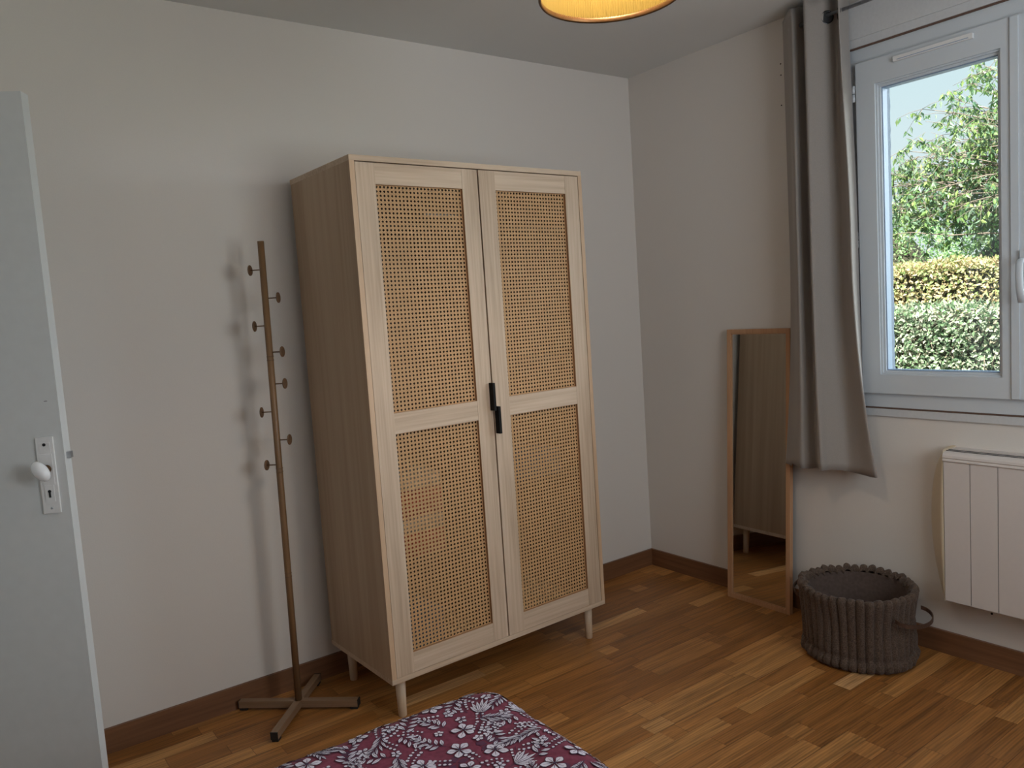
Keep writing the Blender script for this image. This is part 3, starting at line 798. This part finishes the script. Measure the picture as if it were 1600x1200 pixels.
for j, (r, z, amp) in enumerate(prof):
    ring = []
    for i in range(SEG):
        a = 2 * pi * i / SEG; rb = ribf(i); ri = int(i / SEG * NRIB) % NRIB
        d = (rb - 0.6) * 0.014 * amp * rib_j[ri]
        d += 0.006 * noise.noise(Vector((cos(a) * 2.2, sin(a) * 2.2, z * 9))) + 0.0022 * noise.noise(Vector((cos(a) * 26, sin(a) * 26, z * 60)))
        rr = r + d
        zz = z
        if z > HB - 0.03: zz += (rb - 0.6) * 0.012 + rib_h[ri] + 0.006 * noise.noise(Vector((cos(a) * 1.5, sin(a) * 1.5, 5)))
        if j < 2: zz = 0.003
        zz = max(zz, 0.001)
        sag = 0.008 * noise.noise(Vector((cos(a) * 1.3, sin(a) * 1.3, 8 + z * 4)))
        ring.append(b.verts.new(((rr + sag) * cos(a), (rr + sag) * sin(a) * 1.04, zz)))
    rings.append(ring)
for p, q in zip(rings, rings[1:]):
    for i in range(SEG):
        f = b.faces.new((p[i], p[(i + 1) % SEG], q[(i + 1) % SEG], q[i])); f.smooth = True
b.faces.new(rings[0][::-1])
obj('basket_wall', b, M['plush'], bk)
b = B(); rings = []
for (r, z) in ((0.178, HB - 0.012), (0.174, HB - 0.03), (0.170, 0.15), (0.166, 0.03), (0.10, 0.024), (0.002, 0.024)):
    rings.append([b.verts.new(((r + 0.003 * noise.noise(Vector((cos(a) * 3, sin(a) * 3, z * 20)))) * cos(a), (r + 0.003 * noise.noise(Vector((cos(a) * 3, sin(a) * 3, z * 20)))) * sin(a) * 1.04, z)) for a in [2 * pi * i / 72 for i in range(72)]])
for p, q in zip(rings, rings[1:]):
    for i in range(72):
        f = b.faces.new((p[i], p[(i + 1) % 72], q[(i + 1) % 72], q[i])); f.smooth = True
obj('lining', b, M['lining'], bk)
def strap(a0, a1, out, drop):
    b = B(); pts = []
    N = 22
    for k in range(N + 1):
        t = k / N; a = a0 + (a1 - a0) * (0.5 - 0.5 * cos(pi * t)) ; r = 0.205 + out * sin(pi * t) ** 0.8
        pts.append((r * cos(a), r * sin(a) * 1.04, 0.205 - drop * sin(pi * t)))
    rings = []
    for i, p in enumerate(pts):
        d = (Vector(pts[min(i + 1, N)]) - Vector(pts[max(i - 1, 0)])).normalized(); u = Vector((0, 0, 1)); s = d.cross(u).normalized()
        rings.append([b.verts.new(Vector(p) + s * sx * 0.0018 + u * sz * 0.007) for sx, sz in ((-1, -1), (1, -1), (1, 1), (-1, 1))])
    for a, c in zip(rings, rings[1:]):
        for k in range(4): b.faces.new((a[k], a[(k + 1) % 4], c[(k + 1) % 4], c[k]))
    b.faces.new(rings[0]); b.faces.new(rings[-1])
    obj('strap_handle', b, M['leather'], bk)
strap(radians(-116), radians(-64), 0.048, 0.016)
strap(radians(62), radians(118), 0.030, -0.02)

# ================================================================ electric radiator
ra = thing('radiator', 'white electric panel radiator with vertical grooves mounted under the window', 'radiator', (0, 0, 0))
RY0, RY1, RZ0_, RZ1_ = -2.47, -1.546, 0.243, 0.752
b = B()
yy = RY1
ys = [RY1]
while yy - 0.0885 > RY0 + 0.02: yy -= 0.0885; ys.append(yy)
ys.append(RY0)
for a, c in zip(ys, ys[1:]):
    bx(b, -0.100, -0.078, c + 0.0012, a - 0.0012, RZ0_, RZ1_)
obj('front_panel', b, M['heater'], ra, bev=0.0015)
b = B(); bx(b, -0.0975, -0.02, RY0, RY1, RZ0_ + 0.004, RZ1_ + 0.02); obj('heater_body', b, M['slot'], ra)
b = B()    # rounded top rail with lip and dark outlet slots
for xa, xb_ in ((-0.0815, -0.0775), (-0.066, -0.058)):
    b2 = B(); bx(b2, xa, xb_, RY0, RY1 - 0.002, RZ1_ + 0.030, RZ1_ + 0.0366); obj('outlet_slot', b2, M['slot'], ra)
prof = [(-0.102, RZ1_ - 0.001), (-0.105, RZ1_ + 0.003), (-0.1035, RZ1_ + 0.008), (-0.101, RZ1_ + 0.010), (-0.1045, RZ1_ + 0.014), (-0.103, RZ1_ + 0.022), (-0.097, RZ1_ + 0.030), (-0.088, RZ1_ + 0.034), (-0.080, RZ1_ + 0.035), (-0.080, RZ1_)]
sA = [b.verts.new((x, RY1 + 0.001, z)) for x, z in prof]; sB = [b.verts.new((x, RY0, z)) for x, z in prof]
for i in range(len(prof)):
    j = (i + 1) % len(prof); f = b.faces.new((sA[i], sA[j], sB[j], sB[i]))
b.faces.new(sA); b.faces.new(sB[::-1]); obj('top_rail', b, M['heater'], ra)
for k, x in enumerate((-0.068, -0.048)):
    b = B(); bx(b, x - 0.005, x + 0.005, RY0, RY1 - 0.002, RZ1_ + 0.030, RZ1_ + 0.0355); obj('grille_bar', b, M['heater'], ra, bev=0.001)
b = B(); bx(b, -0.034, 0.0, RY0, RY1, RZ1_ - 0.10, RZ1_ + 0.036); obj('wall_bracket', b, M['heater'], ra, bev=0.003)
def endcap(y, s):
    b = B(); rows = []; N = 26
    for i in range(N + 1):
        t = i / N; z = RZ0_ - 0.004 + (RZ1_ + 0.040 - RZ0_ + 0.004) * t
        bulge = sin(pi * min(1, t * 1.02)) ** 0.45 if 0 < t < 1 else 0
        bulge = 0.35 * (1 - t) + 0.55 * t ** 0.5 * 1.0 if False else bulge
        w = 0.014 + 0.076 * bulge * (0.86 + 0.14 * t)
        row = []
        for k in range(9):
            q = k / 8
            x = -0.101 + 0.101 * q
            y_ = y + s * w * sin(q * pi / 2) ** 0.9 * (1.0)
            if t > 0.93: x = x + (0.0)
            row.append(b.verts.new((x, y_, z)))
        row.append(b.verts.new((0.0, y, z))); row.append(b.verts.new((-0.10, y, z)))
        rows.append(row)
    m = len(rows[0])
    for p, q in zip(rows, rows[1:]):
        for k in range(m):
            f = b.faces.new((p[k], p[(k + 1) % m], q[(k + 1) % m], q[k])); f.smooth = k < 8
    b.faces.new(rows[0]); b.faces.new(rows[-1][::-1])
    obj('end_cap', b, M['heater_cap'], ra)
endcap(RY1 + 0.001, 1); endcap(RY0 - 0.001, -1)

# ================================================================ bed and printed duvet
BW, BL_ = 1.30, 1.93
bed_loc = (-1.930, -1.335, 0); bed_rot = (0, 0, radians(-2.0))
bed = thing('bed', 'low double bed under the floral duvet at the bottom of the picture', 'bed', bed_loc, bed_rot)
# local: x from 0 to -BW, y from 0 to -BL_
b = B(); bx(b, -BW + 0.05, -0.05, -BL_ + 0.04, -0.05, 0.12, 0.26); obj('bed_base', b, M['bedwood'], bed, bev=0.006)
b = B(); bx(b, -BW + 0.04, -0.035, -BL_ + 0.03, -0.035, 0.26, 0.455); obj('mattress', b, M['sheet'], bed, bev=0.03, seg=3)
for lx in (-BW + 0.10, -0.10):
    for ly in (-BL_ + 0.10, -0.10):
        b = B(); lathe(b, [(0.02, 0), (0.028, 0.12)], (lx, ly, 0), 18); obj('leg', b, M['bedwood'], bed)
RR = 0.085; ZDT = 0.520; INN = 0.02
def duv(s, t, lift=0.0):
    """flat cloth coordinates (s across from foot-right corner, t along) to the draped surface"""
    r0 = RR + INN
    ix = min(max(s, r0), BW - r0); iy = min(max(t, r0), BL_ - r0)
    dx, dy = s - ix, t - iy
    e = sqrt(dx * dx + dy * dy)
    puff = 0.010 * noise.noise(Vector((s * 3.1, t * 3.1, 1.0))) + 0.004 * noise.noise(Vector((s * 9, t * 9, 4.0)))
    if e < 1e-6:
        x, y, z = s, t, ZDT + puff
        nx, ny, nz = 0, 0, 1
    else:
        ux, uy = dx / e, dy / e
        if e < INN: R, z, th = e, ZDT, 0
        else:
            th = min((e - INN) / RR, pi / 2)
            R = INN + RR * sin(th); z = ZDT - RR * (1 - cos(th))
            if (e - INN) > RR * pi / 2:
                ex = e - INN - RR * pi / 2; z -= ex
                R += 0.010 * noise.noise(Vector((ix * 8, iy * 8, ex * 1.5))) * min(1, ex * 12)
        x, y = ix + ux * R, iy + uy * R
        nx, ny, nz = ux * sin(th), uy * sin(th), cos(th)
        z += puff * cos(th); x += nx * puff; y += ny * puff
    return (-(x + nx * lift), -(y + ny * lift), z + nz * lift)
V, F, MI = [], [], []
EXT = 0.30
gs = [-EXT + i * 0.02 for i in range(int((BW + 2 * EXT) / 0.02) + 1)]
gt = [-EXT + i * 0.02 for i in range(int((BL_ - 0.0 + EXT) / 0.02) + 1)]
for t in gt:
    for s in gs: V.append(duv(s, t))
ns = len(gs)
for j in range(len(gt) - 1):
    for i in range(ns - 1):
        # leave out the flat square beyond each bed corner: cloth falls as one rounded corner there
        s, t = gs[i], gt[j]
        r0 = RR + INN
        ix = min(max(s, r0), BW - r0); iy = min(max(t, r0), BL_ - r0)
        if sqrt((s - ix) ** 2 + (t - iy) ** 2) > r0 + EXT + 0.02: continue
        a = j * ns + i; F.append((a, a + 1, a + ns + 1, a + ns)); MI.append(0)
def poly2(cx, cy, ang, pts, mi, lift):
    """one flat printed shape made of a centre fan, mapped on the cloth"""
    ca, sa = cos(ang), sin(ang); k = len(V)
    mx = sum(p[0] for p in pts) / len(pts); my = sum(p[1] for p in pts) / len(pts)
    V.append(duv(cx + mx * ca - my * sa, cy + mx * sa + my * ca, lift))
    for (px, py) in pts: V.append(duv(cx + px * ca - py * sa, cy + px * sa + py * ca, lift))
    n = len(pts)
    for i in range(n): F.append((k, k + 1 + i, k + 1 + (i + 1) % n)); MI.append(mi)
def petal(cx, cy, ang, L, W, base=0.0, ink=True, tip=1.0):
    N = 5; h0 = random.uniform(0.0010, 0.0026); up = [(base + L * i / N, W / 2 * sin(pi * min(0.97, (i / N)) ** tip)) for i in range(N + 1)]
    pts = up + [(x, -w) for x, w in up[::-1][0:]]
    pts = [up[0]] + up[1:] + [(x, -w) for x, w in up[::-1][0:-1]]
    if ink:
        g = 0.0014
        pin = [(base - g + (x - base) * (1 + 2 * g / L), w * (1 + 2 * g / W) if w else 0) for x, w in pts]
        poly2(cx, cy, ang, pin, 2, h0)
    poly2(cx, cy, ang, pts, 1, h0 + 0.0003)
    if L > 0.012:
        poly2(cx, cy, ang, [(base + 0.12 * L, 0.0008), (base + 0.76 * L, 0.0003), (base + 0.76 * L, -0.0003), (base + 0.12 * L, -0.0008)], 2, h0 + 0.0005)
def stem(pts, w=0.0012):
    for (x0, y0), (x1, y1) in zip(pts, pts[1:]):
        L = sqrt((x1 - x0) ** 2 + (y1 - y0) ** 2)
        poly2(x0, y0, math.atan2(y1 - y0, x1 - x0), [(0, w / 2), (L * .5, w / 2), (L, w / 2), (L, -w / 2), (L * .5, -w / 2), (0, -w / 2)], 2, 0.0014)
def flower(cx, cy, r, a0):
    for k in range(5): petal(cx, cy, a0 + k * 2 * pi / 5 + random.uniform(-.15, .15), r * random.uniform(.85, 1.1), r * 0.68, r * 0.10, True, 1.6)
    poly2(cx, cy, 0, [(r * .16 * cos(t), r * .16 * sin(t)) for t in [i * pi / 3 for i in range(6)]], 2, 0.0034)
def curve(cx, cy, a, L, bend, n=7):
    pts = [(cx, cy)]; 
    for i in range(n):
        a += bend / n; pts.append((pts[-1][0] + L / n * cos(a), pts[-1][1] + L / n * sin(a)))
    return pts
def sprig(cx, cy, a, L, lw, ll, bend, narrow=False):
    n = 6 if narrow else 5
    P = curve(cx, cy, a, L, bend, n); stem(P)
    for i in range(1, len(P)):
        d = math.atan2(P[i][1] - P[i - 1][1], P[i][0] - P[i - 1][0]); sc = 1 - 0.35 * i / len(P)
        for s in (-1, 1):
            if i == len(P) - 1 and s > 0: petal(*P[i], d, ll * sc, lw * sc); continue
            q = P[i] if s > 0 else ((P[i][0] + P[i - 1][0]) / 2, (P[i][1] + P[i - 1][1]) / 2)
            petal(q[0], q[1], d + s * (0.55 if narrow else 0.95) + random.uniform(-.14, .14), ll * sc * random.uniform(.85, 1.15), lw * sc, 0.003)
def fan(cx, cy, a):
    n = random.randint(5, 7)
    for k in range(n):
        t = (k / (n - 1) - 0.5) * 1.5
        petal(cx, cy, a + t, random.uniform(0.036, 0.056) * (1 - 0.25 * abs(t)), 0.0085, 0.002)
    stem(curve(cx, cy, a + pi, 0.03, 0.6, 4))
def berries(cx, cy, a):
    P = curve(cx, cy, a, 0.05, random.uniform(-1, 1), 5); stem(P, 0.001)
    for i in range(1, 6):
        for s in (-1, 1):
            r = random.uniform(0.0022, 0.0038); d = a + s * 1.2; q = (P[i][0] + cos(d) * 0.008, P[i][1] + sin(d) * 0.008)
            poly2(q[0], q[1], 0, [(r * 1.35 * cos(t), r * 1.35 * sin(t)) for t in [k * pi / 3.5 for k in range(7)]], 2, 0.0012)
            poly2(q[0], q[1], 0, [(r * cos(t), r * sin(t)) for t in [k * pi / 3.5 for k in range(7)]], 1, 0.0017)
placed = []
def place(n, mind, fn, pad=1.0):
    tries = 0; c = 0
    while c < n and tries < n * 14:
        tries += 1
        s = random.uniform(-0.24, BW + 0.24); t = random.uniform(-0.24, BL_ - 0.02)
        if all((s - q[0]) ** 2 + (t - q[1]) ** 2 > (mind + q[2]) ** 2 for q in placed):
            placed.append((s, t, mind * 0.9)); fn(s, t, random.uniform(0, 2 * pi)); c += 1
place(120, 0.030, lambda s, t, a: [poly2(s, t, a + k * 1.256, [(0.004, 0.002), (0.016, 0.009), (0.026, 0.006), (0.028, -0.003), (0.014, -0.008)], 3, 0.0009) for k in range(5)])
placed.clear()
place(230, 0.031, lambda s, t, a: flower(s, t, random.uniform(0.019, 0.025), a))
place(200, 0.027, lambda s, t, a: fan(s - .02 * cos(a), t - .02 * sin(a), a))
place(330, 0.024, lambda s, t, a: sprig(s - .03 * cos(a), t - .03 * sin(a), a, random.uniform(0.055, 0.08), 0.0085, 0.022, random.uniform(-1, 1)))
place(420, 0.019, lambda s, t, a: sprig(s - .03 * cos(a), t - .03 * sin(a), a, random.uniform(0.055, 0.075), 0.0056, 0.026, random.uniform(-.8, .8), True))
place(600, 0.014, lambda s, t, a: flower(s, t, random.uniform(0.010, 0.013), a))
place(900, 0.0095, lambda s, t, a: berries(s - .02 * cos(a), t - .02 * sin(a), a))
dv = raw_mesh('duvet', V, F, [M['maroon'], M['petal'], M['ink'], M['plum']], None, MI, True)
dv.location = bed_loc; dv.rotation_euler = bed_rot
tag(dv, 'maroon duvet with white flowers and leaves spread over the bed', 'duvet')

# ================================================================ pendant lamp
LX, LY, LZ = -1.625, -1.555, 2.068
lp = thing('pendant_lamp', 'yellow pleated drum lampshade hanging lit from the ceiling', 'lamp', (LX, LY, LZ))
R0 = 0.1625
b = B(); NP = 160
r1, r2 = [], []
for i in range(NP * 2):
    a = pi * i / NP; d = 0.0011 if i % 2 else -0.0011
    r1.append(b.verts.new(((R0 - 0.003 + d) * cos(a), (R0 - 0.003 + d) * sin(a), 0.004))); r2.append(b.verts.new(((R0 - 0.022 + d) * cos(a), (R0 - 0.022 + d) * sin(a), 0.205)))
for i in range(NP * 2):
    b.faces.new((r1[i], r1[(i + 1) % (NP * 2)], r2[(i + 1) % (NP * 2)], r2[i]))
sh = obj('lamp_shade', b, M['shade'], lp)
for zc, R in ((0.0, R0), (0.205, R0 - 0.019)):
    b = B(); lathe(b, [(R - 0.004, zc + 0.010), (R - 0.005, zc + 0.001), (R - 0.001, zc - 0.002), (R + 0.0015, zc + 0.002), (R + 0.0015, zc + 0.012), (R - 0.002, zc + 0.013), (R - 0.004, zc + 0.010)], (0, 0, 0), 96, cap=False)
    obj('shade_trim', b, M['brass'], sh)
b = B(); lathe(b, [(0.004, 0.0), (0.0045, 0.001)], (0, 0, 0), 8); 
bpy.data.objects  # noqa
b.free()
b = B(); lathe(b, [(0.004, 0.16), (0.018, 0.15), (0.029, 0.125), (0.030, 0.105), (0.022, 0.085), (0.004, 0.075)], (0, 0, 0), 24); obj('bulb', b, M['bulb'], lp).visible_shadow = True
b = B(); lathe(b, [(0.018, 0.150), (0.02, 0.155), (0.02, 0.205), (0.012, 0.215)], (0, 0, 0), 20); obj('lamp_holder', b, M['plate'], lp)
b = B(); tube(b, [(0, 0, 0.21), (0, 0, H - LZ)], 0.003, 8); obj('cord', b, M['plate'], lp)
b = B(); lathe(b, [(0.045, H - LZ - 0.028), (0.05, H - LZ - 0.02), (0.05, H - LZ)], (0, 0, 0), 28); obj('ceiling_rose', b, M['plate'], lp)
b = B()
for k in range(3):
    a = k * 2 * pi / 3; tube(b, [(0.018 * cos(a), 0.018 * sin(a), 0.198), ((R0 - 0.022) * cos(a), (R0 - 0.022) * sin(a), 0.205)], 0.0015, 6)
obj('shade_spokes', b, M['brass'], sh)

# ================================================================ garden
GZ = -0.45
b = B(); bx(b, 0.3, 60, -40, 60, GZ - 0.2, GZ); struct(obj('garden_ground', b, M['grass']))
b = B(); bx(b, 0.3, 5.4, -9, 6, GZ, GZ + 0.04); struct(obj('bounce_paving', b, M['bounce']))  # unseen pale slab, added to bounce sunlight up into the room
leaf_dark = leaf_mat('hedge_leaf_green', [(0.05, 0.09, 0.05), (0.12, 0.20, 0.10), (0.21, 0.30, 0.17), (0.31, 0.39, 0.26), (0.50, 0.54, 0.43), (0.30, 0.26, 0.18)], 0.25, 0.28)
leaf_tan = leaf_mat('hedge_leaf_tan', [(0.22, 0.34, 0.12), (0.34, 0.44, 0.18), (0.52, 0.50, 0.22), (0.58, 0.48, 0.26), (0.66, 0.56, 0.38), (0.46, 0.32, 0.19), (0.34, 0.42, 0.2)], 0.3, 0.45)
leaf_bush = leaf_mat('bush_leaf', [(0.10, 0.22, 0.08), (0.20, 0.38, 0.12), (0.32, 0.50, 0.20), (0.44, 0.56, 0.32), (0.24, 0.42, 0.2)], 0.35, 0.35)
leaf_tree = leaf_mat('tree_leaf', [(0.06, 0.14, 0.08), (0.12, 0.22, 0.09), (0.20, 0.32, 0.10), (0.32, 0.42, 0.15), (0.14, 0.24, 0.16), (0.30, 0.38, 0.28)], 0.4, 0.3)
def add_leaf(V, F, p, d, n, L, W):
    """folded leaf: d along the leaf, n its face"""
    s = d.cross(n).normalized(); n = s.cross(d).normalized()
    k = len(V); c = 0.18 * W
    for q in (p, p + d * L * 0.4 + s * W / 2 + n * c, p + d * L - n * c * 0.6, p + d * L * 0.4 - s * W / 2 + n * c, p + d * L * 0.42): V.append(tuple(q))
    F.extend([(k, k + 1, k + 4), (k + 1, k + 2, k + 4), (k + 2, k + 3, k + 4), (k + 3, k, k + 4)])
def rv(): 
    while True:
        v = Vector((random.uniform(-1, 1), random.uniform(-1, 1), random.uniform(-1, 1)))
        if 0.05 < v.length < 1: return v.normalized()
def hedge(name, label, x0, x1, y0, y1, z1, mat, top_mat_z, n_face, n_top, L, core_mat):
    h = thing(name, label, 'hedge', (x0, (y0 + y1) / 2, GZ)); off = Vector(h.location)
    V, F = [], []
    for _ in range(n_face):
        y = random.uniform(y0, y1); z = random.uniform(GZ, z1)
        bump = 0.13 * noise.noise(Vector((0, y * 1.3, z * 1.3))) + 0.07 * noise.noise(Vector((5, y * 4, z * 4)))
        p = Vector((x0 + bump + abs(random.gauss(0, 0.07)), y, z)) - off
        d = (Vector((-0.5, 0, -0.1)) + rv() * 0.9).normalized(); add_leaf(V, F, p, d, (Vector((-.8, 0, .6)) + rv() * .8).normalized(), L * random.uniform(.7, 1.3), L * .55)
    for _ in range(n_top):
        x = random.uniform(x0, x1); y = random.uniform(y0, y1)
        z = z1 + 0.07 * noise.noise(Vector((x * 2, y * 2, 0))) + 0.05 * noise.noise(Vector((x * 6, y * 6, 3))) - abs(random.gauss(0, 0.04))
        d = (Vector((0, 0, 0.6)) + rv()).normalized(); add_leaf(V, F, Vector((x, y, z)) - off, d, rv(), L * random.uniform(.7, 1.3), L * .5)
    raw_mesh('foliage', V, F, mat, h)
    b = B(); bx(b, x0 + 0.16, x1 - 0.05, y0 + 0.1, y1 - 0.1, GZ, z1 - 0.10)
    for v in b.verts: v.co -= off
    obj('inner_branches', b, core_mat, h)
    b = B()
    for _ in range(150):
        y = random.uniform(y0, y1); z = random.uniform(GZ + .1, z1 - .3); l_ = random.uniform(.15, .45)
        p = Vector((x0 + random.uniform(.06, .14), y, z)) - off
        tube(b, [p, p + Vector((random.uniform(-.04, .04), random.uniform(-.12, .12), l_))], 0.003, 4)
    obj('twigs', b, M['twig'], h)['kind'] = 'stuff'
    return h
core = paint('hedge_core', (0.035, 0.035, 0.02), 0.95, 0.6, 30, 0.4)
hedge('hedge', 'low clipped green hedge nearest outside the window', 6.0, 6.9, -1.2, 4.2, 1.10, leaf_dark, 0, 17000, 3500, 0.062, core)
hedge('hedge', 'yellowing tan hedge just behind the low green hedge', 7.1, 8.5, -0.45, 5.4, 1.62, leaf_tan, 0, 17000, 12000, 0.062, core)

def blob_bush(name, label, cat, c, rad, n, L, mat):
    h = thing(name, label, cat, (c[0], c[1], GZ)); off = Vector(h.location)
    V, F = [], []
    C = Vector(c)
    for _ in range(n):
        v = rv(); r = (1 + 0.22 * noise.noise(v * 2.2 + C) + 0.12 * noise.noise(v * 6)) * (1 - abs(random.gauss(0, .06)))
        p = C + Vector((v.x * rad[0], v.y * rad[1], v.z * rad[2])) * r - off
        d = (v * 0.5 + rv() + Vector((0, 0, -.2))).normalized(); add_leaf(V, F, p, d, rv(), L * random.uniform(.7, 1.3), L * .45)
    raw_mesh('foliage', V, F, mat, h)
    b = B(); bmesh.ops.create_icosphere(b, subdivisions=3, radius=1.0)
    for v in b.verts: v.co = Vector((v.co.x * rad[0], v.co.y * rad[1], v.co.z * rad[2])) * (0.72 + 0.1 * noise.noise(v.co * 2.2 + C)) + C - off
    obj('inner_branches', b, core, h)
    b = B(); tube(b, [(0, 0, 0), (0.05, 0, c[2] - GZ)], [0.09, 0.05], 8); obj('trunk', b, M['bark'], h)
blob_bush('bush', 'pale green shrub behind the tan hedge, at left in the window', 'bush', (11.7, 4.95, 1.0), (1.2, 1.35, 1.95), 14000, 0.075, leaf_bush)
blob_bush('bush', 'broad green shrub behind the tan hedge, at right in the window', 'bush', (11.3, 2.35, 0.9), (1.3, 1.35, 1.95), 14000, 0.075, leaf_bush)

# tree whose crown reaches in from the right
tr = thing('tree', 'leafy tree with drooping branches reaching into the window view', 'tree', (9.1, -0.9, GZ)); off = Vector(tr.location)
wood_b = B(); V, F = [], []
tube(wood_b, [Vector((9.1, -0.9, GZ)) - off, Vector((9.15, -.8, 0.8)) - off, Vector((9.1, -.6, 1.8)) - off, Vector((9.2, -.4, 3.1)) - off], [0.13, 0.11, 0.09, 0.045], 10)
rt = random.Random(21)
def rvt():
    while True:
        v = Vector((rt.uniform(-1, 1), rt.uniform(-1, 1), rt.uniform(-1, 1)))
        if 0.05 < v.length < 1: return v.normalized()
cen = Vector((9.2, 0.20, 2.82)); radv = Vector((1.5, 3.75, 1.72))
for k in range(200):
    v = rvt()
    if v.z < -0.55: v.z *= -0.5
    if k % 2: v.y = abs(v.y)
    end = cen + Vector((v.x * radv.x, v.y * radv.y, v.z * radv.z)) * rt.uniform(0.72, 1.04)
    start = Vector((9.15, -.6 + rt.uniform(0, .2), rt.uniform(1.4, 2.9)))
    mid = start.lerp(end, 0.5) + Vector((0, 0, rt.uniform(0.1, 0.35))); L0 = (end - start).length
    P = []
    for i in range(9):
        t = i / 8; p = start * (1 - t) ** 2 + mid * 2 * t * (1 - t) + end * t * t; P.append(p + rvt() * 0.03)
    tube(wood_b, [p - off for p in P], [0.022 * (1 - i / 8) + 0.0035 for i in range(9)], 5)
    for i in range(3, 9):
        for _ in range(3 if i < 8 else 4):
            tp_ = P[i]; dd = (rvt() + (P[i] - P[i - 1]).normalized() * 0.8 + Vector((0, 0, -0.35))).normalized(); tl = rt.uniform(0.18, 0.42)
            Q = [tp_, tp_ + dd * tl * .5, tp_ + dd * tl + Vector((0, 0, -0.10 * tl))]
            tube(wood_b, [q - off for q in Q], [0.004, 0.003, 0.002], 4)
            for _ in range(rt.randint(6, 10)):
                u = rt.uniform(0.15, 1.0); p = Q[0].lerp(Q[2], u)
                d = (Vector((0, 0, -0.9)) + rvt() * 0.8).normalized()
                add_leaf(V, F, p - off, d, rvt(), rt.uniform(0.075, 0.12), 0.040)
obj('branches', wood_b, M['bark'], tr)
raw_mesh('foliage', V, F, leaf_tree, tr)
